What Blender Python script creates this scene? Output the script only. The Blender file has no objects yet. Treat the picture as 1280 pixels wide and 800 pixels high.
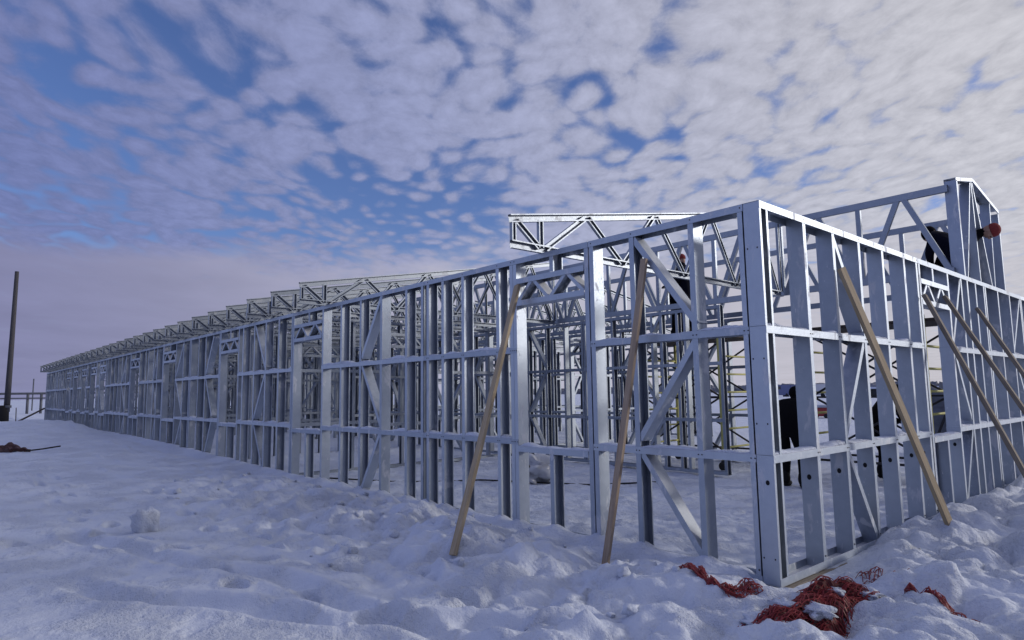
import bpy, bmesh, math, random
import numpy as np
from mathutils import Vector, Matrix

random.seed(7)
SC = bpy.context.scene
COL = SC.collection
R = math.radians

# ------------------------------------------------------------------ camera, sky, sun, exposure
cam_d = bpy.data.cameras.new('camera')
cam = bpy.data.objects.new('camera', cam_d)
COL.objects.link(cam)
SC.camera = cam
CAM = Vector((2.50, -4.88, 1.4916))
pit, rol, yaw = 0.11082, -0.014647, 2.41660
F = Vector((math.cos(yaw) * math.cos(pit), math.sin(yaw) * math.cos(pit), math.sin(pit)))
rt = F.cross(Vector((0, 0, 1))).normalized()
up = rt.cross(F)
r2 = rt * math.cos(rol) + up * math.sin(rol)
u2 = -rt * math.sin(rol) + up * math.cos(rol)
cam.matrix_world = Matrix(((r2.x, u2.x, -F.x, CAM.x), (r2.y, u2.y, -F.y, CAM.y), (r2.z, u2.z, -F.z, CAM.z), (0, 0, 0, 1)))
cam_d.sensor_width = 36
cam_d.lens = 36 * 815.29 / 1280
cam_d.clip_start = 0.05
cam_d.clip_end = 6000

SUN_AZ, SUN_EL = R(52), R(15)          # azimuth counted from +X towards +Y
sun_dir = Vector((math.cos(SUN_AZ) * math.cos(SUN_EL), math.sin(SUN_AZ) * math.cos(SUN_EL), math.sin(SUN_EL)))

SC.view_settings.view_transform = 'Standard'
SC.view_settings.look = 'None'
SC.view_settings.exposure = 0.0
SC.view_settings.gamma = 1.0
SC.view_settings.use_curve_mapping = False
SC.cycles.max_bounces = 3
SC.cycles.diffuse_bounces = 1
SC.cycles.glossy_bounces = 1


class NT:
    """small helper to write node trees"""
    def __init__(self, tree):
        self.t = tree
        self.n = tree.nodes
        self.l = tree.links

    def new(self, typ, **kw):
        nd = self.n.new(typ)
        for k, v in kw.items():
            setattr(nd, k, v)
        return nd

    def put(self, sock, v):
        if isinstance(v, bpy.types.NodeSocket):
            self.l.new(v, sock)
        elif v is not None:
            sock.default_value = v

    def m(self, op, a, b=None, c=None, clamp=False):
        nd = self.new('ShaderNodeMath', operation=op, use_clamp=clamp)
        for i, v in enumerate((a, b, c)):
            if v is not None:
                self.put(nd.inputs[i], v)
        return nd.outputs[0]

    def vm(self, op, a, b=None, scale=None):
        nd = self.new('ShaderNodeVectorMath', operation=op)
        self.put(nd.inputs[0], a)
        if b is not None:
            self.put(nd.inputs[1], b)
        if scale is not None:
            self.put(nd.inputs['Scale'], scale)
        return nd.outputs['Value'] if op in ('DOT_PRODUCT', 'LENGTH') else nd.outputs[0]

    def smooth(self, v, a, b, lo=0.0, hi=1.0):
        nd = self.new('ShaderNodeMapRange', interpolation_type='SMOOTHSTEP')
        self.put(nd.inputs[0], v)
        nd.inputs[1].default_value = a
        nd.inputs[2].default_value = b
        nd.inputs[3].default_value = lo
        nd.inputs[4].default_value = hi
        return nd.outputs[0]

    def mix(self, f, a, b):
        nd = self.new('ShaderNodeMix', data_type='RGBA')
        self.put(nd.inputs[0], f)
        self.put(nd.inputs[6], a)
        self.put(nd.inputs[7], b)
        return nd.outputs[2]

    def noise(self, vec, scale, detail=4.0, rough=0.5, dist=0.0, dims='3D'):
        nd = self.new('ShaderNodeTexNoise', noise_dimensions=dims)
        if vec is not None:
            self.put(nd.inputs['Vector'], vec)
        nd.inputs['Scale'].default_value = scale
        nd.inputs['Detail'].default_value = detail
        nd.inputs['Roughness'].default_value = rough
        nd.inputs['Distortion'].default_value = dist
        return nd.outputs[0]


def c3(r, g, b):
    return (r, g, b, 1.0)


def build_world():
    w = bpy.data.worlds.new('World')
    SC.world = w
    w.use_nodes = True
    t = NT(w.node_tree)
    t.n.clear()
    out = t.new('ShaderNodeOutputWorld')
    bg = t.new('ShaderNodeBackground')
    t.l.new(bg.outputs[0], out.inputs[0])
    sky = t.new('ShaderNodeTexSky', sky_type='NISHITA')
    sky.sun_disc = False
    sky.sun_elevation = SUN_EL
    sky.sun_rotation = math.pi / 2 - SUN_AZ
    sky.air_density = 1.0
    sky.dust_density = 0.6
    sky.ozone_density = 3.0
    tc = t.new('ShaderNodeTexCoord')
    d = t.vm('NORMALIZE', tc.outputs['Generated'])
    sep = t.new('ShaderNodeSeparateXYZ')
    t.l.new(d, sep.inputs[0])
    x, y, z = sep.outputs
    zc = t.m('MAXIMUM', z, 0.0)
    den = t.m('ADD', zc, 0.10)
    # cloud sheet: a flat layer overhead, its rows running along azimuth 139 degrees
    ca, sa = math.cos(R(141)), math.sin(R(141))
    along = t.m('ADD', t.m('MULTIPLY', x, ca), t.m('MULTIPLY', y, sa))
    across = t.m('SUBTRACT', t.m('MULTIPLY', y, ca), t.m('MULTIPLY', x, sa))
    pu = t.m('DIVIDE', along, den)
    pv = t.m('DIVIDE', across, den)
    comb = t.new('ShaderNodeCombineXYZ')
    t.l.new(t.m('MULTIPLY', pu, 0.78), comb.inputs[0])
    t.l.new(pv, comb.inputs[1])
    P = comb.outputs[0]
    wn = t.new('ShaderNodeTexNoise')
    t.l.new(P, wn.inputs['Vector'])
    wn.inputs['Scale'].default_value = 2.2
    wn.inputs['Detail'].default_value = 3
    warp = t.vm('SCALE', t.vm('SUBTRACT', wn.outputs['Color'], (0.5, 0.5, 0.5)), scale=0.22)
    PW = t.vm('ADD', P, warp)
    big = t.noise(PW, 1.2, 3, 0.5)
    mid = t.noise(PW, 5.6, 4, 0.55)
    fine = t.noise(PW, 20.0, 7, 0.68)
    vor = t.new('ShaderNodeTexVoronoi', feature='SMOOTH_F1')
    t.l.new(PW, vor.inputs['Vector'])
    vor.inputs['Scale'].default_value = 13.0
    vor.inputs['Smoothness'].default_value = 0.5
    cell = t.m('SUBTRACT', 0.55, vor.outputs['Distance'])
    sd = t.vm('DOT_PRODUCT', d, tuple(sun_dir))             # 1 towards the sun
    dens = t.m('MULTIPLY', big, 0.85)
    dens = t.m('ADD', dens, t.m('MULTIPLY', mid, 0.85))
    dens = t.m('ADD', dens, t.m('MULTIPLY', fine, 0.50))
    dens = t.m('ADD', dens, t.m('MULTIPLY', cell, 1.25))
    dens = t.m('ADD', dens, t.m('MULTIPLY', t.smooth(sd, 0.45, 0.9), 0.10))

    def hole(px_dir, width, amt, dn):
        g = t.vm('DOT_PRODUCT', d, tuple(px_dir))
        return t.m('SUBTRACT', dn, t.m('MULTIPLY', t.smooth(g, math.cos(width), 1.0), amt))

    def pdir(px, py):
        return (F + r2 * ((px - 640) / 815.29) + u2 * ((400 - py) / 815.29)).normalized()
    for (px, py, wd, am) in ((440, 266, 0.13, 0.46), (570, 268, 0.13, 0.40), (310, 280, 0.09, 0.28), (670, 60, 0.16, 0.22), (775, 150, 0.12, 0.18), (180, 20, 0.22, 0.22), (60, 200, 0.16, 0.14), (560, 60, 0.12, 0.12), (1010, 40, 0.10, 0.14), (900, 180, 0.08, 0.12)):
        dens = hole(pdir(px, py), wd, am, dens)
    cover = t.smooth(dens, 0.50, 1.08)
    # bank of flat cloud low over the horizon
    edge = t.m('ADD', z, t.m('MULTIPLY', t.m('SUBTRACT', t.noise(PW, 1.1, 6, 0.62), 0.5), 0.24))
    bank = t.m('MULTIPLY', t.smooth(edge, 0.235, 0.155), t.smooth(sd, 0.75, 0.30, 0.45, 1.0))
    # how bright the cloud is: thin veil glowing on the sun's side, dull blue-grey away from it
    glow = t.smooth(sd, -0.05, 0.85)
    away = t.smooth(sd, -0.62, 0.22)
    ccol = t.mix(away, c3(0.160, 0.190, 0.405), c3(0.340, 0.370, 0.565))
    # unseen sheet behind the camera, brightened to add light on the camera-facing steel
    anti = t.smooth(sd, -0.60, -0.90)
    ccol = t.mix(anti, ccol, c3(0.40, 0.47, 0.72))
    ccol = t.mix(glow, ccol, c3(0.62, 0.605, 0.61))
    relief = t.m('ADD', 0.93, t.m('MULTIPLY', t.smooth(dens, 0.80, 1.60), 0.14))
    relief = t.m('ADD', relief, t.m('MULTIPLY', t.m('SUBTRACT', fine, 0.5), 0.55))
    ccol = t.vm('SCALE', ccol, scale=relief)
    bcol = t.mix(away, c3(0.225, 0.232, 0.395), c3(0.485, 0.480, 0.585))
    bcol = t.mix(anti, bcol, c3(0.40, 0.46, 0.68))
    bcol = t.mix(t.smooth(sd, 0.0, 0.9), bcol, c3(0.58, 0.555, 0.60))
    bvar = t.m('ADD', 0.86, t.m('MULTIPLY', t.noise(PW, 2.0, 4, 0.5), 0.28))
    bcol = t.vm('SCALE', bcol, scale=bvar)
    blue = t.vm('SCALE', sky.outputs[0], scale=0.105)
    blue = t.vm('MULTIPLY', blue, (0.95, 0.94, 1.32))
    col = t.mix(t.m('MULTIPLY', cover, 0.88), blue, ccol)
    col = t.mix(t.m('MULTIPLY', bank, 0.95), col, bcol)
    # unseen dark cloud right of and behind the camera, added to dim open studs
    dim_side = t.vm('DOT_PRODUCT', d, (math.cos(R(-14)), math.sin(R(-14)), 0.0))
    hn = t.m('ADD', dim_side, t.m('MULTIPLY', t.m('SUBTRACT', t.noise(PW, 1.6, 4, 0.6), 0.5), 0.3))
    col = t.mix(t.m('MULTIPLY', t.smooth(hn, 0.25, 0.75), 0.72), col, c3(0.075, 0.090, 0.185))
    t.l.new(col, bg.inputs[0])
    bg.inputs[1].default_value = 1.0


build_world()
sl = bpy.data.lights.new('sun', 'SUN')
sl.energy = 1.5
sl.angle = R(6)
sl.color = (1.0, 0.93, 0.84)
so = bpy.data.objects.new('sun', sl)
COL.objects.link(so)
so.rotation_euler = (-sun_dir).to_track_quat('-Z', 'Y').to_euler()
so.location = (10, 10, 30)


# ------------------------------------------------------------------ materials
def mat(name, col, rough=0.6, metal=0.0, fn=None):
    m = bpy.data.materials.new(name)
    m.use_nodes = True
    t = NT(m.node_tree)
    b = t.n['Principled BSDF']
    b.inputs['Base Color'].default_value = c3(*col)
    b.inputs['Roughness'].default_value = rough
    b.inputs['Metallic'].default_value = metal
    if fn:
        fn(t, b)
    return m


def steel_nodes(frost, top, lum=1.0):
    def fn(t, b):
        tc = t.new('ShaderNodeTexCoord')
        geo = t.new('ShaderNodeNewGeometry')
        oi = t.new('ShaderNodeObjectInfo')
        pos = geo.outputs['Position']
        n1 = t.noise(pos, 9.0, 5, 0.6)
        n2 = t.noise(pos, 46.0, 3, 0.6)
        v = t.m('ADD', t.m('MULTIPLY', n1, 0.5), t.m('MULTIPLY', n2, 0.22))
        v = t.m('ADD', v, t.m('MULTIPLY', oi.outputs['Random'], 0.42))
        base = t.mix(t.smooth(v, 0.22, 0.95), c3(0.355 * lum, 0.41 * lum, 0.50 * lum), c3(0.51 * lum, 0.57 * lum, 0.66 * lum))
        # frost and blown snow: on the upward faces, and thin patches clinging to the sides
        sep = t.new('ShaderNodeSeparateXYZ')
        t.l.new(geo.outputs['True Normal'], sep.inputs[0])
        upf = t.smooth(t.m('ADD', sep.outputs[2], t.m('MULTIPLY', n1, 0.35)), 0.62, 0.95)
        st = t.new('ShaderNodeMapping')
        t.l.new(pos, st.inputs[0])
        st.inputs['Scale'].default_value = (1.0, 1.0, 0.42)
        p1 = t.noise(st.outputs[0], 5.2, 6, 0.62, 0.4)
        patch = t.smooth(p1, 0.565, 0.64)
        p2 = t.noise(st.outputs[0], 24.0, 4, 0.7)
        speck = t.smooth(p2, 0.66, 0.70)
        fr = t.m('MAXIMUM', t.m('MULTIPLY', patch, 0.60), t.m('MULTIPLY', speck, 0.8))
        fr = t.m('MULTIPLY', fr, frost)
        fr = t.m('MAXIMUM', fr, t.m('MULTIPLY', upf, top), clamp=True)
        t.l.new(t.mix(fr, base, c3(0.74, 0.76, 0.80)), b.inputs['Base Color'])
        t.l.new(t.m('MULTIPLY', t.m('SUBTRACT', 1.0, fr), 0.78), b.inputs['Metallic'])
        t.l.new(t.m('ADD', t.m('ADD', 0.41, t.m('MULTIPLY', n2, 0.18)), t.m('MULTIPLY', fr, 0.35)), b.inputs['Roughness'])
        bp = t.new('ShaderNodeBump')
        bp.inputs['Strength'].default_value = 0.25
        bp.inputs['Distance'].default_value = 0.004
        t.l.new(t.m('ADD', n2, t.m('MULTIPLY', fr, 1.5)), bp.inputs['Height'])
        t.l.new(bp.outputs[0], b.inputs['Normal'])
    return fn


def snow_nodes(t, b):
    geo = t.new('ShaderNodeNewGeometry')
    pos = geo.outputs['Position']
    n0 = t.noise(pos, 0.9, 4, 0.55)
    n1 = t.noise(pos, 14.0, 5, 0.62)
    n2 = t.noise(pos, 75.0, 3, 0.6)
    n3 = t.noise(pos, 330.0, 2, 0.6)
    t.l.new(t.mix(n0, c3(0.68, 0.75, 0.90), c3(0.78, 0.83, 0.93)), b.inputs['Base Color'])
    rough_ = t.smooth(t.noise(pos, 1.7, 4, 0.6), 0.40, 0.62, 0.35, 1.25)
    h = t.m('ADD', t.m('MULTIPLY', n1, 0.9), t.m('MULTIPLY', n2, 0.26))
    h = t.m('ADD', t.m('MULTIPLY', h, rough_), t.m('MULTIPLY', n3, 0.05))
    bp = t.new('ShaderNodeBump')
    bp.inputs['Strength'].default_value = 1.0
    bp.inputs['Distance'].default_value = 0.05
    t.l.new(h, bp.inputs['Height'])
    t.l.new(bp.outputs[0], b.inputs['Normal'])
    b.inputs['Specular IOR Level'].default_value = 0.25


def wood_nodes(c0, c1):
    def fn(t, b):
        tc = t.new('ShaderNodeTexCoord')
        mp = t.new('ShaderNodeMapping')
        t.l.new(tc.outputs['Object'], mp.inputs[0])
        mp.inputs['Scale'].default_value = (30, 30, 1.6)
        n = t.noise(mp.outputs[0], 1.4, 6, 0.65, 1.2)
        k = t.noise(tc.outputs['Object'], 3.0, 3, 0.5)
        kn = t.smooth(k, 0.66, 0.72)
        col = t.mix(t.smooth(n, 0.3, 0.7), c3(*c0), c3(*c1))
        t.l.new(t.mix(t.m('MULTIPLY', kn, 0.6), col, c3(0.10, 0.06, 0.04)), b.inputs['Base Color'])
        bp = t.new('ShaderNodeBump')
        bp.inputs['Strength'].default_value = 0.4
        bp.inputs['Distance'].default_value = 0.003
        t.l.new(n, bp.inputs['Height'])
        t.l.new(bp.outputs[0], b.inputs['Normal'])
    return fn


def cloth_nodes(c0, c1, sc=18.0):
    def fn(t, b):
        tc = t.new('ShaderNodeTexCoord')
        n = t.noise(tc.outputs['Object'], sc, 5, 0.6)
        t.l.new(t.mix(n, c3(*c0), c3(*c1)), b.inputs['Base Color'])
        bp = t.new('ShaderNodeBump')
        bp.inputs['Strength'].default_value = 0.5
        bp.inputs['Distance'].default_value = 0.01
        t.l.new(n, bp.inputs['Height'])
        t.l.new(bp.outputs[0], b.inputs['Normal'])
    return fn


M = {}
M['steel'] = mat('galvanised_steel', (0.45, 0.48, 0.52), 0.45, 0.6, steel_nodes(1.0, 0.9))
M['steel_shaded'] = mat('galvanised_steel_shaded', (0.45, 0.48, 0.52), 0.45, 0.6, steel_nodes(0.45, 0.30, 0.74))  # less frost; base colour darkened to stand in for shade inside the frame
M['snow'] = mat('snow', (0.72, 0.76, 0.84), 0.65, 0, snow_nodes)
M['wood'] = mat('pine_board', (0.3, 0.22, 0.14), 0.75, 0, wood_nodes((0.36, 0.28, 0.175), (0.52, 0.42, 0.28)))
M['wood_red'] = mat('reddish_board', (0.3, 0.2, 0.15), 0.75, 0, wood_nodes((0.31, 0.23, 0.165), (0.46, 0.36, 0.26)))
M['wood_grey'] = mat('weathered_board', (0.2, 0.17, 0.14), 0.8, 0, wood_nodes((0.17, 0.145, 0.115), (0.30, 0.255, 0.20)))
M['wood_dark'] = mat('dark_board', (0.05, 0.04, 0.03), 0.85, 0, wood_nodes((0.030, 0.022, 0.018), (0.07, 0.05, 0.04)))
M['hole'] = mat('dark_void', (0.01, 0.01, 0.013), 0.9)
M['net'] = mat('red_plastic_net', (0.30, 0.03, 0.025), 0.5, 0, cloth_nodes((0.10, 0.012, 0.015), (0.48, 0.06, 0.062), 24))
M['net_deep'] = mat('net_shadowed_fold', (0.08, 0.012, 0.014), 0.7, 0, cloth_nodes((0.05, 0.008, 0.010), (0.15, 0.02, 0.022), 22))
M['net_brown'] = mat('faded_net', (0.16, 0.05, 0.04), 0.7, 0, cloth_nodes((0.06, 0.03, 0.03), (0.17, 0.08, 0.07), 9))
M['black_cloth'] = mat('black_workwear', (0.008, 0.008, 0.010), 0.9, 0, cloth_nodes((0.002, 0.002, 0.003), (0.007, 0.007, 0.009), 14))
M['navy_cloth'] = mat('navy_workwear', (0.01, 0.012, 0.03), 0.9, 0, cloth_nodes((0.003, 0.004, 0.009), (0.009, 0.010, 0.022), 14))
M['red_cap'] = mat('red_knit', (0.25, 0.03, 0.03), 0.9, 0, cloth_nodes((0.16, 0.02, 0.02), (0.32, 0.05, 0.045), 40))
M['skin'] = mat('skin', (0.45, 0.27, 0.20), 0.55)
M['boot'] = mat('boot_rubber', (0.010, 0.010, 0.011), 0.6)
M['scaf'] = mat('yellow_green_paint', (0.36, 0.35, 0.12), 0.5, 0, cloth_nodes((0.50, 0.48, 0.12), (0.70, 0.67, 0.26), 6))
M['scaf_dark'] = mat('dark_tube', (0.035, 0.035, 0.04), 0.5, 0.3)
M['rubber'] = mat('black_rubber', (0.012, 0.012, 0.013), 0.7)
M['pole'] = mat('weathered_pole', (0.10, 0.09, 0.085), 0.85, 0, wood_nodes((0.045, 0.045, 0.055), (0.085, 0.082, 0.09)))
M['tar'] = mat('tarred_stub', (0.014, 0.012, 0.011), 0.8)
M['pipe'] = mat('grey_pipe', (0.10, 0.11, 0.14), 0.6, 0.1, cloth_nodes((0.07, 0.08, 0.10), (0.14, 0.15, 0.18), 4))
M['tarp'] = mat('grey_tarp', (0.2, 0.22, 0.26), 0.55, 0, cloth_nodes((0.06, 0.068, 0.09), (0.22, 0.24, 0.29), 5))
M['blue_paint'] = mat('blue_paint', (0.12, 0.15, 0.30), 0.4)
M['white_paint'] = mat('white_paint', (0.7, 0.7, 0.7), 0.45)
M['red_paint'] = mat('red_paint', (0.35, 0.04, 0.04), 0.45)
M['dark_wall'] = mat('dark_cladding', (0.03, 0.032, 0.04), 0.7)
M['glass'] = mat('dark_glass', (0.02, 0.025, 0.03), 0.1)
M['forest'] = mat('far_forest', (0.06, 0.07, 0.09), 0.95, 0, cloth_nodes((0.17, 0.185, 0.22), (0.28, 0.29, 0.33), 0.3))  # pale tone puts distance haze into the colour
M['plastic_bag'] = mat('clear_film', (0.6, 0.63, 0.68), 0.25, 0, cloth_nodes((0.5, 0.52, 0.58), (0.75, 0.78, 0.82), 8))
M['ice'] = mat('packed_snow', (0.78, 0.81, 0.88), 0.45, 0, snow_nodes)
M['pebble'] = mat('dark_soil', (0.04, 0.035, 0.035), 0.9)


for k_ in ('black_cloth', 'navy_cloth', 'boot'):
    M[k_].node_tree.nodes['Principled BSDF'].inputs['Specular IOR Level'].default_value = 0.12

# ------------------------------------------------------------------ object helpers
WL = {}            # world location of every object I place


def tag(o, label=None, cat=None, group=None, kind=None):
    if label:
        o['label'] = label
    if cat:
        o['category'] = cat
    if group:
        o['group'] = group
    if kind or cat:
        o['kind'] = kind or 'thing'
    return o


def link(name, data, loc=(0, 0, 0), parent=None):
    o = bpy.data.objects.new(name, data)
    COL.objects.link(o)
    loc = Vector(loc)
    WL[o.name] = loc
    if parent is not None:
        o.parent = parent
        o.location = loc - WL[parent.name]
    else:
        o.location = loc
    return o


def thing(name, label, cat, loc=(0, 0, 0), group=None):
    o = link(name, None, loc)
    o.empty_display_size = 0.2
    return tag(o, label, cat, group)


def bm_mesh(name, bm, material, smooth=False):
    me = bpy.data.meshes.new(name)
    bmesh.ops.recalc_face_normals(bm, faces=bm.faces)
    bm.to_mesh(me)
    bm.free()
    me.materials.append(material)
    if smooth:
        for p in me.polygons:
            p.use_smooth = True
    return me


def csec(bm, A, B, U, V, d, b, lip=0.014, t=0.003):
    """C section from A to B: depth d along U, flange b along V with the web on the -V side; A, B run through its middle"""
    A, B, U, V = Vector(A), Vector(B), Vector(U).normalized(), Vector(V).normalized()
    h, k = d / 2, b / 2
    if lip > 0:
        pr = [(-h, -k), (h, -k), (h, k), (h - lip, k), (h - lip, k - t), (h - t, k - t), (h - t, -k + t), (-h + t, -k + t), (-h + t, k - t), (-h + lip, k - t), (-h + lip, k), (-h, k)]
    else:
        pr = [(-h, -k), (h, -k), (h, k), (h - t, k), (h - t, -k + t), (-h + t, -k + t), (-h + t, k), (-h, k)]
    va = [bm.verts.new(A + U * p[0] + V * p[1]) for p in pr]
    vb = [bm.verts.new(B + U * p[0] + V * p[1]) for p in pr]
    n = len(pr)
    for i in range(n):
        j = (i + 1) % n
        bm.faces.new((va[i], va[j], vb[j], vb[i]))
    if lip > 0:
        quads = [(0, 1, 6, 7), (1, 2, 5, 6), (2, 3, 4, 5), (0, 7, 8, 11), (8, 9, 10, 11)]
    else:
        quads = [(0, 1, 4, 5), (1, 2, 3, 4), (0, 5, 6, 7)]
    for q in quads:
        bm.faces.new([va[i] for i in q])
        bm.faces.new([vb[i] for i in reversed(q)])


def box(bm, c, s, rot=None):
    c, s = Vector(c), Vector(s)
    vs = []
    for i in (-1, 1):
        for j in (-1, 1):
            for k in (-1, 1):
                p = Vector((i * s.x / 2, j * s.y / 2, k * s.z / 2))
                if rot:
                    p = rot @ p
                vs.append(bm.verts.new(c + p))
    for f in ((0, 1, 3, 2), (4, 6, 7, 5), (0, 4, 5, 1), (2, 3, 7, 6), (0, 2, 6, 4), (1, 5, 7, 3)):
        bm.faces.new([vs[i] for i in f])


def bar(bm, A, B, w, h, side=None):
    """rectangular bar from A to B; w across `side`, h across the third axis"""
    A, B = Vector(A), Vector(B)
    ax = (B - A).normalized()
    s = Vector(side) if side else Vector((0, 0, 1)).cross(ax)
    if s.length < 1e-4:
        s = Vector((1, 0, 0))
    s = (s - ax * s.dot(ax)).normalized()
    q = ax.cross(s)
    va, vb = [], []
    for a, b_ in ((-1, -1), (1, -1), (1, 1), (-1, 1)):
        o = s * (a * w / 2) + q * (b_ * h / 2)
        va.append(bm.verts.new(A + o))
        vb.append(bm.verts.new(B + o))
    for i in range(4):
        j = (i + 1) % 4
        bm.faces.new((va[i], va[j], vb[j], vb[i]))
    bm.faces.new(va[::-1])
    bm.faces.new(vb)


def tube(bm, pts, r, n=8, rr=None):
    pts = [Vector(p) for p in pts]
    rings = []
    for i, p in enumerate(pts):
        a = pts[max(i - 1, 0)]
        b_ = pts[min(i + 1, len(pts) - 1)]
        ax = (b_ - a).normalized()
        s = ax.cross(Vector((0, 0, 1)))
        if s.length < 1e-3:
            s = ax.cross(Vector((1, 0, 0)))
        s.normalize()
        q = ax.cross(s)
        rad = rr[i] if rr else r
        rings.append([bm.verts.new(p + (s * math.cos(2 * math.pi * k / n) + q * math.sin(2 * math.pi * k / n)) * rad) for k in range(n)])
    for a, b_ in zip(rings, rings[1:]):
        for k in range(n):
            j = (k + 1) % n
            bm.faces.new((a[k], a[j], b_[j], b_[k]))
    bm.faces.new(rings[0][::-1])
    bm.faces.new(rings[-1])


# ------------------------------------------------------------------ terrain
def _hash(ix, iy, s):
    h = (ix.astype(np.int64) * 374761393 + iy.astype(np.int64) * 668265263 + s * 974634777) & 0xFFFFFFFF
    h = ((h ^ (h >> 13)) * 1274126177) & 0xFFFFFFFF
    h = h ^ (h >> 16)
    return (h & 0xFFFFFF).astype(np.float64) / 0xFFFFFF


def gnoise(x, y, s=0):
    """gradient noise, about -0.7 to 0.7"""
    ix, iy = np.floor(x), np.floor(y)
    fx, fy = x - ix, y - iy
    ux, uy = fx ** 3 * (fx * (fx * 6 - 15) + 10), fy ** 3 * (fy * (fy * 6 - 15) + 10)

    def g(a, b):
        th = _hash(ix + a, iy + b, s) * 2 * np.pi
        return np.cos(th) * (fx - a) + np.sin(th) * (fy - b)
    n0 = g(0, 0) * (1 - ux) + g(1, 0) * ux
    n1 = g(0, 1) * (1 - ux) + g(1, 1) * ux
    return n0 * (1 - uy) + n1 * uy


def fbm(x, y, f, o=4, s=0, gain=0.5):
    v, a = 0.0, 1.0
    for k in range(o):
        v = v + a * gnoise(x * f + 17.3 * k, y * f - 9.1 * k, s + k)
        a *= gain
        f *= 2.03
    return v


def billow(x, y, f, o=3, s=0, gain=0.5):
    v, a = 0.0, 1.0
    for k in range(o):
        n = np.abs(gnoise(x * f + 5.7 * k, y * f + 3.3 * k, s + k))
        v = v + a * np.sqrt(n + 0.004)
        a *= gain
        f *= 2.1
    return v


def worley(x, y, f, s=0):
    x, y = x * f, y * f
    ix, iy = np.floor(x), np.floor(y)
    best = np.full(np.shape(x), 9.0)
    val = np.zeros(np.shape(x))
    for a in (-1, 0, 1):
        for b in (-1, 0, 1):
            jx, jy = _hash(ix + a, iy + b, s), _hash(ix + a, iy + b, s + 11)
            dd = np.hypot(ix + a + jx - x, iy + b + jy - y)
            w = _hash(ix + a, iy + b, s + 23)
            val = np.where(dd < best, w, val)
            best = np.minimum(best, dd)
    return best, val


def S(a, b, v):
    t = np.clip((v - a) / (b - a), 0, 1)
    return t * t * (3 - 2 * t)


def rut(x, y, a, b, w, dep):
    ax, ay = a
    bx, by = b
    L = math.hypot(bx - ax, by - ay)
    ux, uy = (bx - ax) / L, (by - ay) / L
    t = (x - ax) * ux + (y - ay) * uy
    e = -(x - ax) * uy + (y - ay) * ux + 0.10 * np.sin(t * 1.3) + 0.05 * np.sin(t * 3.1)
    m = S(-0.5, 0.3, t) * (1 - S(L - 0.3, L + 0.5, t))
    return m * dep * (np.exp(-(e / w) ** 2) * -1.0 + 0.6 * np.exp(-((e - 1.7 * w) / (0.7 * w)) ** 2) + 0.4 * np.exp(-((e + 1.7 * w) / (0.7 * w)) ** 2))


def trail(pts, step=0.62, wob=0.11, seed=1):
    rnd = random.Random(seed)
    out, side = [], 1
    for (x0, y0), (x1, y1) in zip(pts, pts[1:]):
        L = math.hypot(x1 - x0, y1 - y0)
        a = math.atan2(y1 - y0, x1 - x0)
        for k in range(int(L / step)):
            t_ = (k + 0.5) * step / L
            side = -side
            o = side * wob + rnd.uniform(-0.03, 0.03)
            out.append((x0 + (x1 - x0) * t_ - math.sin(a) * o, y0 + (y1 - y0) * t_ + math.cos(a) * o, a + rnd.uniform(-0.25, 0.25)))
    return out


STEPS = trail([(-9.5, -2.1), (-5.0, -2.35), (-2.4, -1.9), (-0.9, -1.75)], seed=2) + trail([(-6.5, -4.2), (-4.0, -2.7), (-3.2, -1.6)], seed=3) + trail([(-13, -3.2), (-8.2, -3.4), (-4.5, -3.2), (-2.0, -2.7)], seed=4) + trail([(-1.9, -2.6), (-0.4, -1.5)], seed=6)


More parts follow.
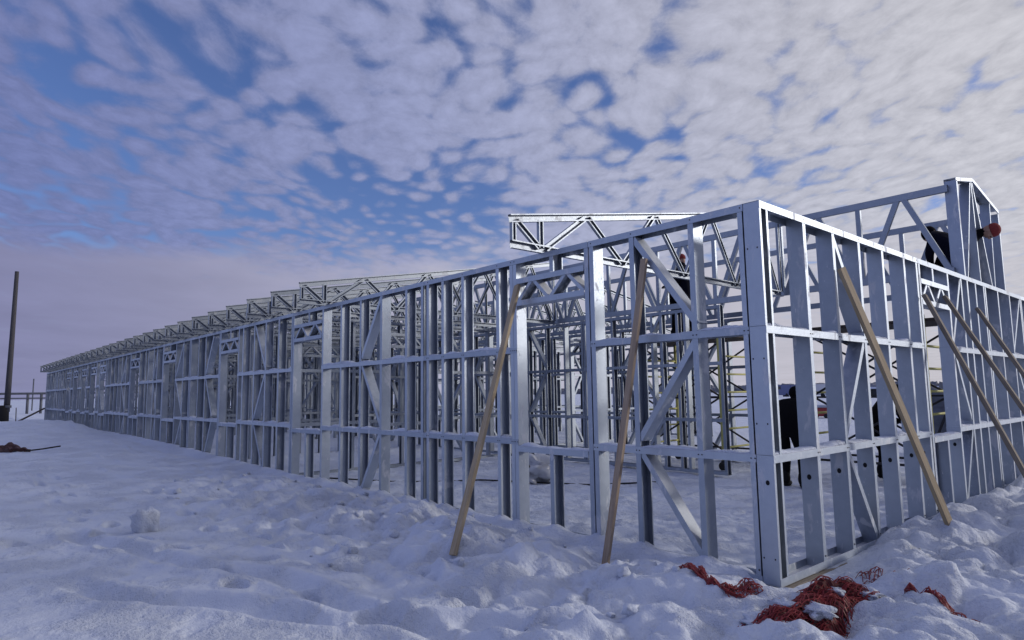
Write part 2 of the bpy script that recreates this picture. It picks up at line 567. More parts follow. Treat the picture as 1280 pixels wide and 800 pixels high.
def terrain(x, y):
    x = np.asarray(x, float)
    y = np.asarray(y, float)
    h = 0.21 * S(-5, -22, x)
    h = h + 0.10 * fbm(x, y, 0.05, 3, 1) * S(6, 40, np.hypot(x, y))
    inside = S(-0.30, 0.35, y) * S(0.04, -0.30, x) * S(14.2, 13.2, y) * S(-45, -43.2, x)
    front = S(0.25, -0.35, y) * S(0.9, -0.1, x)
    right = S(-0.12, 0.28, x) * S(-2.2, -0.9, y)
    # trampled floor inside the frame
    h_in = -0.03 + 0.035 * fbm(x, y, 0.7, 3, 3) + 0.035 * fbm(x, y, 3.4, 4, 5, 0.6)
    w1, v1 = worley(x, y, 2.6, 7)
    h_in = h_in - 0.05 * np.exp(-(w1 / 0.26) ** 2) * (v1 > 0.45)
    # front: thrown-up bank along the wall, smooth drift further out
    amp = 0.85 + 1.0 * fbm(x, y * 0.3, 0.7, 2, 9)
    bank = 0.13 * np.exp(-((y + 0.85) / 0.50) ** 2) * np.clip(amp, 0.1, 1.7) * S(-11, -5, x) * S(0.7, -0.4, x)
    wx = x + 0.10 * fbm(x, y, 1.9, 2, 61)
    wy = y + 0.10 * fbm(x, y, 1.9, 2, 63)
    near = S(-2.9, -1.5, y) * S(-14, -6, x)
    h_fr = bank + near * (0.24 * (billow(wx, wy, 0.95, 3, 13, 0.47) - 0.62) + 0.030 * fbm(x, y, 5.0, 4, 15, 0.6))
    h_fr = h_fr + near * 0.035 * (billow(wx, wy, 3.6, 2, 81) - 0.6)
    w2, v2 = worley(wx, wy, 2.1, 17)
    chunk = np.clip(1 - (w2 / (0.22 + 0.22 * v2)) ** 2, 0, 1) * (v2 > 0.3)
    h_fr = h_fr + near * 0.065 * chunk * S(0.3, -0.3, fbm(x, y, 0.5, 2, 65))
    far_fr = 1 - near
    h_fr = h_fr + 0.045 * fbm(x, y, 0.55, 3, 19) + far_fr * 0.030 * fbm(x, y, 2.2, 4, 21)
    w3, v3 = worley(x, y, 3.1, 27)
    h_fr = h_fr + S(-4.5, -1.2, y) * (1 - near) * 0.06 * np.clip(1 - (w3 / 0.22) ** 2, 0, 1) * (v3 > 0.84)
    # broken slabs of crust and drift heaped against the studs
    w5, v5 = worley(wx, wy, 3.4, 85)
    w6, v6 = worley(x, y, 7.5, 87)
    bm_ = np.exp(-((y + 0.85) / 0.6) ** 2) * S(-13, -8, x) * S(-0.05, 0.25, fbm(x, y, 0.9, 2, 89) + 0.12)
    h_fr = h_fr + bm_ * (0.075 * (v5 - 0.5) + 0.035 * (v6 - 0.5))
    # scuffed crust along the wall further out
    h_fr = h_fr + S(-2.4, -0.9, y) * S(-3.5, -6, x) * 0.05 * (billow(x, y, 2.3, 3, 67) - 0.6)
    h_fr = h_fr + rut(x, y, (-3.9, -3.9), (0.2, -1.65), 0.095, 0.06) + rut(x, y, (-6.5, -3.6), (0.4, -2.05), 0.10, 0.055)
    for (fx, fy, fa) in STEPS:
        m_ = (np.abs(x - fx) < 0.5) & (np.abs(y - fy) < 0.5)
        if not m_.any():
            continue
        du = (x - fx) * math.cos(fa) + (y - fy) * math.sin(fa)
        dv = -(x - fx) * math.sin(fa) + (y - fy) * math.cos(fa)
        rr_ = np.sqrt((du / 0.155) ** 2 + (dv / 0.075) ** 2)
        h_fr = h_fr - 0.055 * S(1.15, 0.75, rr_) + 0.018 * np.exp(-((rr_ - 1.35) / 0.22) ** 2)
    # snowbank before the pole at the far left
    h_fr = h_fr + 0.42 * np.exp(-((x + 31) / 5.5) ** 2 - ((y + 1.6) / 2.2) ** 2)
    # right: puffy broken lumps
    xr = x + 0.10 * fbm(x, y, 1.7, 2, 73)
    yr = y + 0.10 * fbm(x, y, 1.7, 2, 75)
    h_rt = 0.02 + 0.30 * (billow(xr, yr, 1.25, 3, 31, 0.44) - 0.46) + 0.03 * fbm(x, y, 3.2, 4, 33, 0.55) + 0.05 * (billow(xr, yr, 3.9, 2, 83) - 0.6)
    w4, v4 = worley(x, y, 1.9, 37)
    h_rt = h_rt + 0.085 * np.clip(1 - (w4 / (0.26 + 0.22 * v4)) ** 2, 0, 1) ** 0.8 * (v4 > 0.3)
    h_rt = h_rt + 0.03 * S(1.2, 2.4, y) + 0.04 * S(0.5, 2.0, x) + 0.07 * np.exp(-((x - 0.02) / 0.22) ** 2) * S(1.2, 2.2, y)
    foot = np.exp(-((x - 0.0) / 0.30) ** 2) * S(1.9, 1.0, y) * S(-0.9, 0.0, y)
    h_rt = h_rt * (1 - 0.95 * foot) - 0.035 * foot
    wsum = inside + front * (1 - inside) + right * (1 - inside)
    rest = np.clip(1 - wsum, 0, 1)
    h = h + inside * h_in + (1 - inside) * (front * h_fr * (1 - 0.999 * right * 0) + right * (1 - front) * h_rt)
    h = h + rest * (0.03 * fbm(x, y, 0.8, 4, 41) + 0.06 * billow(x, y, 1.2, 2, 43) * S(1.0, 0.2, np.abs(x)) * 0)
    # snow drifted over the long wall's bottom track
    tr = np.exp(-((y - 0.02) / 0.20) ** 2) * S(-0.12, -0.35, x) * S(-44, -43, x)
    lev = 0.085 + 0.04 * fbm(x, y, 1.1, 2, 69) + 0.21 * S(-5, -22, x)
    h = h * (1 - tr) + tr * lev
    for sx in (0.64, 1.29, 1.82, 2.4, 2.97, 3.26, 3.93, 4.36, 4.76, 5.23, 5.91, 6.53, 7.17, 7.83):
        h = h + 0.05 * np.exp(-((x + sx) / 0.085) ** 2 - ((y - 0.02) / 0.14) ** 2)
    return h


def hz(x, y):
    return float(terrain(np.array([x]), np.array([y]))[0])


def axis(lo, hi, step, growth, far_lo, far_hi):
    c = list(np.arange(lo, hi + 1e-6, step))
    a, s = hi, step
    while a < far_hi:
        s *= growth
        a += s
        c.append(a)
    b, s = lo, step
    while b > far_lo:
        s *= growth
        b -= s
        c.insert(0, b)
    return np.array(c)


def build_ground():
    xs = axis(-6.4, 2.3, 0.024, 1.045, -2600, 2600)
    ys = axis(-3.6, 2.6, 0.024, 1.045, -2600, 2600)
    X, Y = np.meshgrid(xs, ys, indexing='ij')
    Z = terrain(X, Y)
    nx, ny = X.shape
    co = np.stack([X, Y, Z], -1).reshape(-1, 3).astype(np.float32)
    ii = np.arange(nx * ny).reshape(nx, ny)
    f = np.stack([ii[:-1, :-1], ii[1:, :-1], ii[1:, 1:], ii[:-1, 1:]], -1).reshape(-1, 4)
    me = bpy.data.meshes.new('snow_ground')
    me.vertices.add(len(co))
    me.vertices.foreach_set('co', co.ravel())
    me.loops.add(f.size)
    me.loops.foreach_set('vertex_index', f.ravel().astype(np.int32))
    me.polygons.add(len(f))
    me.polygons.foreach_set('loop_start', np.arange(0, f.size, 4, dtype=np.int32))
    me.polygons.foreach_set('use_smooth', np.ones(len(f), bool))
    me.update(calc_edges=True)
    me.materials.append(M['snow'])
    tag(link('snow_ground', me), kind='structure')


build_ground()

# ------------------------------------------------------------------ wall frames
WD, FB, HT = 0.15, 0.055, 3.0       # stud depth, flange, wall height
XA, YA, ZA = Vector((1, 0, 0)), Vector((0, 1, 0)), Vector((0, 0, 1))
CACHE = {}


def stud_mesh(key, U, V, z0, z1, d=WD, b=FB, material='steel'):
    k = (key, round(z0, 3), round(z1, 3), d, b, material)
    if k not in CACHE:
        bm = bmesh.new()
        csec(bm, (0, 0, z0), (0, 0, z1), U, V, d, b)
        CACHE[k] = bm_mesh('stud', bm, M[material])
    return CACHE[k]


class Wall:
    """a framed wall: along = unit vector along it, inn = unit vector into the wall's thickness, o = its outer bottom corner"""
    def __init__(self, o, along, inn, depth=WD, material='steel'):
        self.o, self.a, self.n, self.d, self.mt = Vector(o), Vector(along), Vector(inn), depth, material

    def pt(self, s, z, k=0.5):
        return self.o + self.a * s + self.n * (self.d * k) + ZA * z

    def stud(self, par, s, z0=0.004, z1=2.996, web=1, name='stud', b=FB):
        """web = +1: the web on the far side along the wall, -1: on the near side"""
        me = stud_mesh(('s', tuple(self.a), tuple(self.n), web), self.n, self.a * (-web), z0, z1, self.d, b, self.mt)
        return link(name, me, self.pt(s, 0), par)

    def track(self, par, s0, s1, z, downward, name='track'):
        bm = bmesh.new()
        zz = z - 0.03 if downward else z + 0.03
        csec(bm, self.pt(s0, zz), self.pt(s1, zz), self.n, ZA * (-1 if downward else 1), self.d + 0.008, 0.06, 0, 0.003)
        return link(name, bm_mesh(name, bm, M[self.mt]), (0, 0, 0), par)

    def rail(self, par, s0, s1, z, name='rail', snow=0.0):
        bm = bmesh.new()
        csec(bm, self.pt(s0, z), self.pt(s1, z), self.n, -ZA, self.d + 0.007, 0.06, 0, 0.003)
        o = link(name, bm_mesh(name, bm, M[self.mt]), (0, 0, 0), par)
        if snow > 0:
            self.crust(par, s0, s1, z + 0.031, snow)
        return o

    def crust(self, par, s0, s1, z, amt):
        """lumpy line of snow lying along a rail"""
        bm = bmesh.new()
        n = max(3, int(abs(s1 - s0) / 0.022))
        ph = random.random() * 50
        rows = []
        for i in range(n + 1):
            s = s0 + (s1 - s0) * i / n
            v = float(fbm(np.array([s * 1.0 + ph]), np.array([ph]), 2.6, 3, 71)[0])
            hgt = max(0.0, 0.012 + 0.055 * v) * amt
            e = min(i, n - i) / 3.0
            hgt = hgt * min(1, e) + 0.0015
            row = []
            for k, (kk, hh) in enumerate(((0.01, 0), (0.06, 0.65), (0.28, 1.0), (0.6, 0.95), (0.93, 0.55), (0.99, 0))):
                row.append(bm.verts.new(self.pt(s, z + hgt * hh * (0.85 + 0.3 * random.random()) - (0.001 if hh == 0 else 0), kk)))
            rows.append(row)
        for a, b_ in zip(rows, rows[1:]):
            for k in range(5):
                bm.faces.new((a[k], b_[k], b_[k + 1], a[k + 1]))
            bm.faces.new((a[5], b_[5], b_[0], a[0]))
        link('snow_crust', bm_mesh('snow_crust', bm, M['snow'], True), (0, 0, 0), par)

    def brace(self, par, s0, z0, s1, z1, name='brace', d=None, side=1):
        bm = bmesh.new()
        A, B = self.pt(s0, z0), self.pt(s1, z1)
        ax = (B - A).normalized()
        V = ax.cross(self.n).normalized()
        if V.dot(XA if abs(self.a.x) > 0.5 else -YA) * side < 0:
            V = -V
        csec(bm, A, B, self.n, -V, d or (self.d - 0.012), 0.055)
        return link(name, bm_mesh(name, bm, M[self.mt]), (0, 0, 0), par)

    def zigzag(self, par, a, b, first='b'):
        """three braces one above another, top tier running from a (top) down to b"""
        g = 0.04
        tiers = ((2.92, 2.05), (1.95, 1.05), (0.95, 0.05))
        p, q = (a, b)
        for i, (zt, zb) in enumerate(tiers):
            u, v = (p, q) if i % 2 == 0 else (q, p)
            self.brace(par, u, zt, v, zb)

    def header(self, par, s0, s1, zt=2.77, zb=2.46, wn=4):
        """trussed lintel over an opening"""
        h = link('header', None, self.pt(s0, zt), par)
        bm = bmesh.new()
        csec(bm, self.pt(s0, zt - 0.03), self.pt(s1, zt - 0.03), self.n, -ZA, self.d + 0.006, 0.06, 0, 0.003)
        csec(bm, self.pt(s0, zb + 0.03), self.pt(s1, zb + 0.03), self.n, ZA, self.d + 0.006, 0.06, 0, 0.003)
        for i in range(wn):
            a0, a1 = s0 + (s1 - s0) * (i + 0.06) / wn, s0 + (s1 - s0) * (i + 0.94) / wn
            lo, hi = zb + 0.045, zt - 0.045
            A, B = (self.pt(a0, lo), self.pt(a1, hi)) if i % 2 == 0 else (self.pt(a0, hi), self.pt(a1, lo))
            V = (B - A).normalized().cross(self.n)
            csec(bm, A, B, self.n, V, self.d - 0.014, 0.04)
        me = bm_mesh('header', bm, M[self.mt])
        COL.objects.unlink(h)
        bpy.data.objects.remove(h)
        link('header', me, (0, 0, 0), par)
        self.stud(par, s0 + (s1 - s0) * 0.45, zt + 0.003, 2.996, 1, 'cripple_stud')

    def holes(self, par, s, z, r=0.019, off=0.0):
        """dark punched hole on the web that faces the near side"""
        bm = bmesh.new()
        c = self.pt(s, z, 0.5 + off)
        n = -self.a
        ring = []
        for k in range(10):
            an = 2 * math.pi * k / 10
            ring.append(c + self.n * (math.cos(an) * r) + ZA * (math.sin(an) * r * 1.25))
        a = [bm.verts.new(p) for p in ring]
        b_ = [bm.verts.new(p + n * 0.0012) for p in ring]
        for k in range(10):
            j = (k + 1) % 10
            bm.faces.new((a[k], a[j], b_[j], b_[k]))
        bm.faces.new(b_)
        bm.faces.new(a[::-1])
        link('punched_hole', bm_mesh('punched_hole', bm, M['hole']), (0, 0, 0), par)


def panel(w, par, s0, s1, studs, windows=(), zig=(), snow=0.0, screws=False, low=True, cripples=1):
    """a prefabricated wall panel: tracks as its own mesh, studs, rails, braces and headers under it.
    studs: (position, web side); windows: (start, end)"""
    p = link('wall_panel', None, w.pt(s0, 0), par)
    w.track(p, s0, s1, HT, True)
    w.track(p, s0, s1, 0.0, False)
    for s, wb in studs:
        w.stud(p, s, web=wb)
    segs, c = [], s0
    sg = 1 if s1 > s0 else -1
    for a, b in sorted(windows, key=lambda q: q[0] * sg):
        if abs(a - c) > 0.15:
            segs.append((c, a))
        c = b
        w.header(p, a, b, wn=4)
        w.rail(p, a, b, 0.875, 'sill', snow)
        for k in range(cripples):
            w.stud(p, a + (b - a) * (k + 1) / (cripples + 1), 0.004, 0.90, 1, 'cripple_stud')
    if abs(s1 - c) > 0.15:
        segs.append((c, s1))
    for a, b in segs:
        w.rail(p, a, b, 1.96, 'rail', snow)
        w.rail(p, a, b, 0.95, 'rail', snow)
        if screws:
            bm = bmesh.new()
            for s, wb in studs:
                if min(a, b) < s < max(a, b):
                    for zz, ks in ((1.96, (-0.017, 0.017)), (0.95, (-0.017, 0.017)), (2.972, (0,)), (0.1, (0,))):
                        for q in ks:
                            c_ = w.pt(s + q, zz, -0.045)
                            tube(bm, [c_, c_ + w.n * 0.012], 0.0062, 6)
            link('screws', bm_mesh('screws', bm, M['scaf_dark']), (0, 0, 0), p)['kind'] = 'stuff'
    for a, b in zig:
        w.zigzag(p, a, b)
    return p


# long front wall: runs along -X from the corner at the origin
front = thing('wall_frame', 'long galvanised stud wall with snowy rails running from the corner post into the distance', 'wall frame', (0, 0, 0))
FW = Wall((0, 0, 0), (-1, 0, 0), (0, 1, 0))
panel(FW, front, 0.14, 1.83, ((0.165, 1), (0.64, -1), (1.29, 1), (1.795, -1)), (), ((1.27, 0.62),), 1.0, True)
panel(FW, front, 1.835, 4.78, ((1.865, -1), (2.955, -1), (3.015, 1), (3.26, 1), (3.93, 1), (4.36, 1), (4.70, 1)), ((1.90, 2.93),), (), 0.9, True)
panel(FW, front, 4.785, 9.06, ((4.835, 1), (5.23, 1), (5.91, -1), (6.53, 1), (7.17, 1), (7.83, -1), (9.03, -1)), ((7.87, 9.0),), ((5.93, 6.50),), 1.1)
panel(FW, front, 9.065, 13.10, ((9.10, -1), (9.71, 1), (10.36, 1), (10.97, 1), (11.62, 1), (11.88, -1), (13.07, -1)), ((11.92, 13.03),), ((10.94, 10.38),), 1.1)
panel(FW, front, 13.105, 18.04, ((13.14, 1), (14.15, 1), (14.72, 1), (15.36, -1), (15.46, 1), (16.03, 1), (16.72, -1), (18.0, -1)), ((16.76, 17.96),), ((13.6, 14.12), (16.05, 16.7)), 1.2)
panel(FW, front, 18.045, 22.15, ((18.08, 1), (18.7, 1), (19.1, 1), (19.75, -1), (20.05, 1), (20.88, 1), (22.1, -1)), ((20.92, 22.06),), ((18.7, 19.1),), 1.2)
c = 22.155
for (s1, wins) in ((26.2, ()), (29.4, ((26.25, 27.35), (28.2, 29.3))), (33.8, ((30.4, 31.5), (32.6, 33.7))), (38.2, ((34.7, 35.8),)), (43.5, ())):
    st, s, k = [], c + 0.04, 0
    while s < s1 - 0.03:
        if not any(a + 0.02 < s < b - 0.02 for a, b in wins):
            st.append((s, 1 if k % 3 else -1))
        s += 0.62
        k += 1
    for a, b in wins:
        st += [(a - 0.035, -1), (b + 0.035, -1)]
    st.append((s1 - 0.035, -1))
    zz = ((c + 0.66, c + 1.28),)
    panel(FW, front, c, s1, st, wins, zz, 1.3)
    c = s1 + 0.005

# end wall: runs along +Y from the same corner
end = thing('wall_frame', 'end wall of wide steel studs facing right, with a corner post and a window gap', 'wall frame', (0, 0, 0))
EW = Wall((0, 0, 0), (0, 1, 0), (-1, 0, 0))
p = panel(EW, end, 0.0, 3.735, ((0.79, -1), (1.39, -1), (2.0, -1), (2.63, -1), (3.285, -1), (3.70, -1)), (), ((1.40, 1.98),), 0.9, True)
# corner post: a channel open towards +X, a bright lip each side
bm = bmesh.new()
csec(bm, (-0.075, 0.0695, 0.004), (-0.075, 0.0695, 3.002), (0, 1, 0), (1, 0, 0), 0.139, 0.15, 0.030, 0.004)
post = link('corner_post', bm_mesh('corner_post', bm, M['steel']), (0, 0, 0), p)
for yy in (0.79, 1.39, 2.0, 2.63, 3.285, 3.70):
    EW.holes(p, yy - 0.0275, 0.74, off=random.uniform(-0.05, 0.05))
for (zz, kk) in ((0.77, -0.12), (2.62, -0.28), (2.62, 0.28), (1.73, -0.3), (1.73, 0.3), (1.22, -0.3), (1.22, 0.3), (0.2, -0.3), (0.2, 0.3)):
    EW.holes(p, 0.0, zz, 0.016 if abs(kk) < 0.2 else 0.006, kk)
p = panel(EW, end, 3.74, 8.9, ((3.79, -1), (4.88, -1), (5.47, -1), (5.77, -1), (6.17, -1), (6.60, -1), (6.69, -1), (7.40, -1), (8.13, -1), (8.86, -1)), ((3.82, 4.85),), ((5.45, 4.93), (8.84, 8.16)), 0.8)
EW.holes(p, 4.88 - 0.0275, 0.76)
panel(EW, end, 8.905, 13.6, [(8.94 + 0.62 * k, -1) for k in range(8)], (), ((9.6, 10.1),), 0.5)

# rear wall, seen through the frame
rear = thing('wall_frame', 'far back wall frame of steel studs glimpsed through the interior of the building', 'wall frame', (-9, 13.6, 0))
RW = Wall((0, 13.6, 0), (-1, 0, 0), (0, 1, 0), 0.15, 'steel_shaded')
c = 9.0
for k in range(8):
    s1 = c + 4.3
    wins = ((c + 1.25, c + 2.4),) if k != 1 else ((13.95, 15.0),)
    st = [(c + 0.03, 1)]
    s = c + 0.62
    while s < s1 - 0.1:
        if not any(a - 0.02 < s < b + 0.02 for a, b in wins):
            st.append((s, 1))
        s += 0.62
    for a, b in wins:
        st += [(a - 0.035, 1), (b + 0.035, -1)]
    panel(RW, rear, c, s1, st, wins, (), 0)
    c = s1 + 0.005

# corridor walls
cor1 = thing('partition_frame', 'nearer inner corridor wall of thin steel studs seen through the long wall', 'partition', (-3.7, 5.65, 0))
CW = Wall((0, 5.58, 0), (-1, 0, 0), (0, 1, 0), 0.12, 'steel_shaded')


def corridor(w, par, starts):
    for (c, s1, st, wins, zz) in starts:
        panel(w, par, c, s1, [(s, -1 if i % 3 == 1 else 1) for i, s in enumerate(st)], wins, zz, 0)


def run(c, s1, wins):
    st = [c + 0.03]
    s = c + 0.6
    while s < s1 - 0.12:
        if not any(a - 0.03 < s < b + 0.03 for a, b in wins):
            st.append(s)
        s += 0.6
    for a, b in wins:
        st += [a - 0.035, b + 0.035]
    st.append(s1 - 0.03)
    return (c, s1, st, wins, ((c + 0.62, c + 1.18),))


corridor(CW, cor1, [(3.70, 7.0, (3.73, 4.45, 4.62, 4.98, 5.2, 5.6, 6.2, 6.97), (), ((5.0, 5.58),)),
                    (7.005, 9.6, (7.04, 7.57, 8.15, 8.75, 9.57), (), ((8.73, 8.17),))] +
         [run(9.605 + 4.2 * k, 9.605 + 4.2 * k + 4.195, ((9.605 + 4.2 * k + 2.4, 9.605 + 4.2 * k + 3.4),)) for k in range(8)])
cor2 = thing('partition_frame', 'farther inner corridor wall of thin steel studs behind the scaffold', 'partition', (-6.5, 7.9, 0))
CW2 = Wall((0, 7.84, 0), (-1, 0, 0), (0, 1, 0), 0.12, 'steel_shaded')
corridor(CW2, cor2, [(4.3, 6.595, (4.33, 4.9, 5.5, 6.1, 6.56), (), ((4.92, 5.48),))] + [run(6.6 + 4.1 * k, 6.6 + 4.1 * k + 4.095, ((6.6 + 4.1 * k + 1.9, 6.6 + 4.1 * k + 2.9),)) for k in range(9)])

# cross partitions between the rooms, front and rear
for k, xx in enumerate((-9.35, -13.2, -17.1, -21.0, -24.9, -28.8, -32.7, -36.6, -40.4)):
    pf = thing('cross_partition', 'steel stud cross wall between two front rooms, set behind the long wall', 'partition', (xx, 0.2, 0), 'cross walls of the front rooms')
    w = Wall((xx, 0.17, 0), (0, 1, 0), (-1, 0, 0), 0.10, 'steel_shaded')
    st = [0.03, 0.62, 1.22, 1.82, 2.9, 3.5, 4.1, 4.7, 5.36]
    panel(w, pf, 0.0, 5.39, [(s, -1 if i % 2 else 1) for i, s in enumerate(st)], ((1.86, 2.86),), ((3.52, 4.08),), 0)
    if k < 7:
        pf = thing('cross_partition', 'steel stud cross wall between two rear rooms, far inside the frame', 'partition', (xx - 1.0, 8.1, 0), 'cross walls of the rear rooms')
        w = Wall((xx - 1.0, 8.0, 0), (0, 1, 0), (-1, 0, 0), 0.10, 'steel_shaded')
        panel(w, pf, 0.0, 5.55, [(0.03 + 0.6 * q, 1) for q in range(10)], (), ((0.65, 1.2),), 0)


# ------------------------------------------------------------------ trusses
def member(par, name, A, B, U, V, d, b, material='steel_shaded'):
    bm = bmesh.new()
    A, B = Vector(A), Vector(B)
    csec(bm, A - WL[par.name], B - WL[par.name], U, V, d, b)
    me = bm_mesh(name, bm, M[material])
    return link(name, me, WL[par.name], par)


def make_roof_truss(x, y0, y1, label, group):
    """mono-pitch half truss in the plane x = const, heel at y0, tall end at y1"""
    sg = 1 if y1 > y0 else -1
    t = thing('roof_truss', label, 'roof truss', (x, y0, 3.0), group)
    sl_ = 0.179
    L = abs(y1 - y0)

    def Q(u, z, dx=0.0):
        return Vector((x + dx, y0 + sg * u, z))

    def top(u):
        return 3.36 + sl_ * u
    cd = 0.088
    member(t, 'bottom_chord', Q(0, 3.0 + cd / 2 + 0.002), Q(L, 3.0 + cd / 2 + 0.002), ZA, XA, cd, 0.045)
    ax = (Q(L, top(L)) - Q(0, top(0))).normalized()
    nrm = Vector((0, -ax.z * sg, abs(ax.y)))
    o = nrm * (cd / 2)
    member(t, 'top_chord', Q(-0.02, top(0)) - o, Q(L, top(L)) - o, nrm, XA, cd, 0.047)
    member(t, 'end_post', Q(0.03, 3.09), Q(0.03, top(0.03) - 0.088), YA, XA, 0.06, 0.043)
    member(t, 'end_post', Q(L - 0.04, 3.09), Q(L - 0.04, top(L) - 0.088), YA, XA, 0.06, 0.043)

    def webm(u0, z0, u1, z1):
        A, B = Q(u0, z0), Q(u1, z1)
        a2 = (B - A).normalized()
        member(t, 'web', A, B, a2.cross(XA), XA, 0.07, 0.040)
    webm(0.08, top(0.08) - 0.07, 0.40, 3.06)
    webm(0.43, 3.06, 0.43, top(0.43) - 0.07)
    n = 4
    u = 0.50
    st = (L - 0.6) / n
    for k in range(n):
        webm(u, 3.06, u + st * 0.48, top(u + st * 0.48) - 0.06)
        webm(u + st * 0.54, top(u + st * 0.54) - 0.06, u + st - 0.04, 3.06)
        u += st
    return t


def dup(root, loc, label=None, group=None):
    r = root.copy()
    COL.objects.link(r)
    r.location = loc
    if label:
        r['label'] = label
    if group:
        r['group'] = group
    for ch in root.children:
        c_ = ch.copy()
        COL.objects.link(c_)
        c_.parent = r
    return r


make_roof_truss(-2.53, -0.42, 5.56, 'lone roof truss jutting over the front wall above its first window gap', None)
lead = make_roof_truss(-7.81, -0.42, 5.56, 'first truss of the stepped row of roof trusses along the long wall, nearest the corner', None)
for k in range(29):
    xx = -9.03 - 1.195 * k
    if xx > -43.6:
        dup(lead, (xx, -0.42, 3.0), 'galvanised roof truss in the stepped row of trusses on top of the long wall', 'row of front roof trusses')
    if k == 27:
        pass
rear_t = make_roof_truss(-9.0, 14.05, 8.0, 'galvanised roof truss over the rear rooms, on the far side of the corridor', 'row of rear roof trusses')
for k in range(1, 28):
    dup(rear_t, (-9.0 - 1.195 * k, 14.05, 3.0))

# end truss closing the far gable, parallel to the others with its overhang ladder
# long girder trusses standing on the corridor walls
def girder(x0, x1, y, label, seed):
    t = thing('girder_truss', label, 'girder truss', (x0, y, 3.0))
    zt, zb = 4.31, 3.03
    member(t, 'top_chord', (x0, y, zt - 0.05), (x1, y, zt - 0.05), ZA, YA, 0.10, 0.06)
    member(t, 'bottom_chord', (x0, y, zb + 0.05), (x1, y, zb + 0.05), ZA, YA, 0.10, 0.06)

    def webm(xa, za, xb, zb_, nm='web', d=0.075):
        A, B = Vector((xa, y, za)), Vector((xb, y, zb_))
        member(t, nm, A, B, (B - A).normalized().cross(YA), YA, d, 0.05)
    per = 1.25
    k = 0
    xx = x0
    while xx - per > x1 - 0.01:
        webm(xx - 0.06, zb + 0.08, xx - 0.56, zt - 0.08)
        webm(xx - 0.65, zt - 0.08, xx - 1.13, zb + 0.08)
        webm(xx - 1.20, zb + 0.09, xx - 1.20, zt - 0.09, 'post', 0.07)
        xx -= per
    return t


for i, (a, b) in enumerate(((-0.10, -10.2), (-10.25, -20.3), (-20.35, -31.7), (-31.75, -43.1))):
    nm = ('right end', 'second stretch', 'third stretch', 'far end')[i]
    girder(a, b, 5.65, '%s of the tall girder truss on the nearer corridor wall' % ('right-hand stretch', 'second stretch', 'third stretch', 'farthest stretch')[i], i)
    girder(a - 0.12, b - 0.1, 7.90, '%s of the tall girder truss on the farther corridor wall' % ('right-hand stretch', 'second stretch', 'third stretch', 'farthest stretch')[i], i)

# short gable frame with fanned members on top of the end wall
g = thing('gable_frame', 'upright gable frame with fanned steel members standing on top of the end wall', 'gable frame', (0, 5.7, 3.0))


def gm(nm, A, B, d=0.15, b=0.05, V=None):
    A, B = Vector(A), Vector(B)
    ax = (B - A).normalized()
    V = V or ax.cross(XA).normalized()
    return member(g, nm, A, B, XA, V, d, b, 'steel')


gx = -0.075
gm('end_post', (gx, 5.715, 3.005), (gx, 5.715, 4.37), V=Vector((0, 1, 0)))
gm('end_post', (gx, 7.93, 3.005), (gx, 7.93, 4.26), V=Vector((0, 1, 0)))
gm('rafter', (gx, 5.68, 4.375), (gx, 6.56, 4.545), V=Vector((0, 0, -1)))
gm('rafter', (gx, 6.57, 4.545), (gx, 7.98, 4.30), V=Vector((0, 0, -1)))
gm('fan_member', (gx, 6.44, 4.48), (gx, 5.90, 3.01), 0.13, 0.035, Vector((0, 1, 0)))
gm('fan_member', (gx, 6.50, 4.50), (gx, 6.55, 3.01), 0.13, 0.035, Vector((0, 1, 0)))
gm('fan_member', (gx, 6.56, 4.50), (gx, 7.18, 3.01), 0.13, 0.035, Vector((0, 1, 0)))
gm('fan_member', (gx, 7.36, 3.01), (gx, 7.48, 4.36), 0.13, 0.035, Vector((0, 1, 0)))


# ------------------------------------------------------------------ timber props
def prop(A, B, w, h, material, label, name='timber_prop', side=None):
    A, B = Vector(A), Vector(B)
    bm = bmesh.new()
    L = (B - A).length
    n = 10
    rows = []
    for i in range(n + 1):
        z = L * i / n
        bow = 0.012 * math.sin(math.pi * i / n)
        rows.append([bm.verts.new((sx * w / 2 + bow, sy * h / 2, z)) for sx, sy in ((-1, -1), (1, -1), (1, 1), (-1, 1))])
    for a, b_ in zip(rows, rows[1:]):
        for k in range(4):
            j = (k + 1) % 4
            bm.faces.new((a[k], a[j], b_[j], b_[k]))
    bm.faces.new(rows[0][::-1])
    bm.faces.new(rows[-1])
    bmesh.ops.bevel(bm, geom=[e for e in bm.edges if len(e.link_faces) == 2 and e.calc_face_angle() > 1.0], offset=0.004, segments=1, affect='EDGES')
    o = link(name, bm_mesh(name, bm, M[material]), A)
    ax = (B - A).normalized()
    s = Vector(side) if side else Vector((0, 0, 1)).cross(ax)
    s = (s - ax * s.dot(ax)).normalized()
    q = ax.cross(s)
    o.rotation_euler = Matrix((s, q, ax)).transposed().to_euler()
    return tag(o, label, 'timber prop')


prop((-2.33, -1.34, 0.07), (-2.85, -0.05, 2.68), 0.068, 0.038, 'wood', 'pine board leaning on the left jamb of the first window gap in the long wall', side=(1, 0, 0))
prop((-1.32, -0.50, -0.10), (-1.12, -0.03, 2.70), 0.060, 0.034, 'wood_red', 'pinkish tan board leaning on the long wall in the braced bay next to the corner', side=(1, 0, 0))
prop((0.58, 2.30, -0.05), (0.05, 1.40, 2.60), 0.072, 0.040, 'wood', 'pale timber prop leaning on the end wall left of its window gap', side=(0.3, 1, 0))
prop((1.22, 3.10, -0.05), (0.05, 3.72, 2.55), 0.068, 0.042, 'wood_grey', 'grey timber prop leaning on the left end of the end wall window header', side=(0, 1, 0))
prop((1.55, 3.45, -0.05), (0.05, 4.50, 2.60), 0.068, 0.042, 'wood_grey', 'weathered timber prop leaning on the right end of the end wall window header', side=(0, 1, 0))
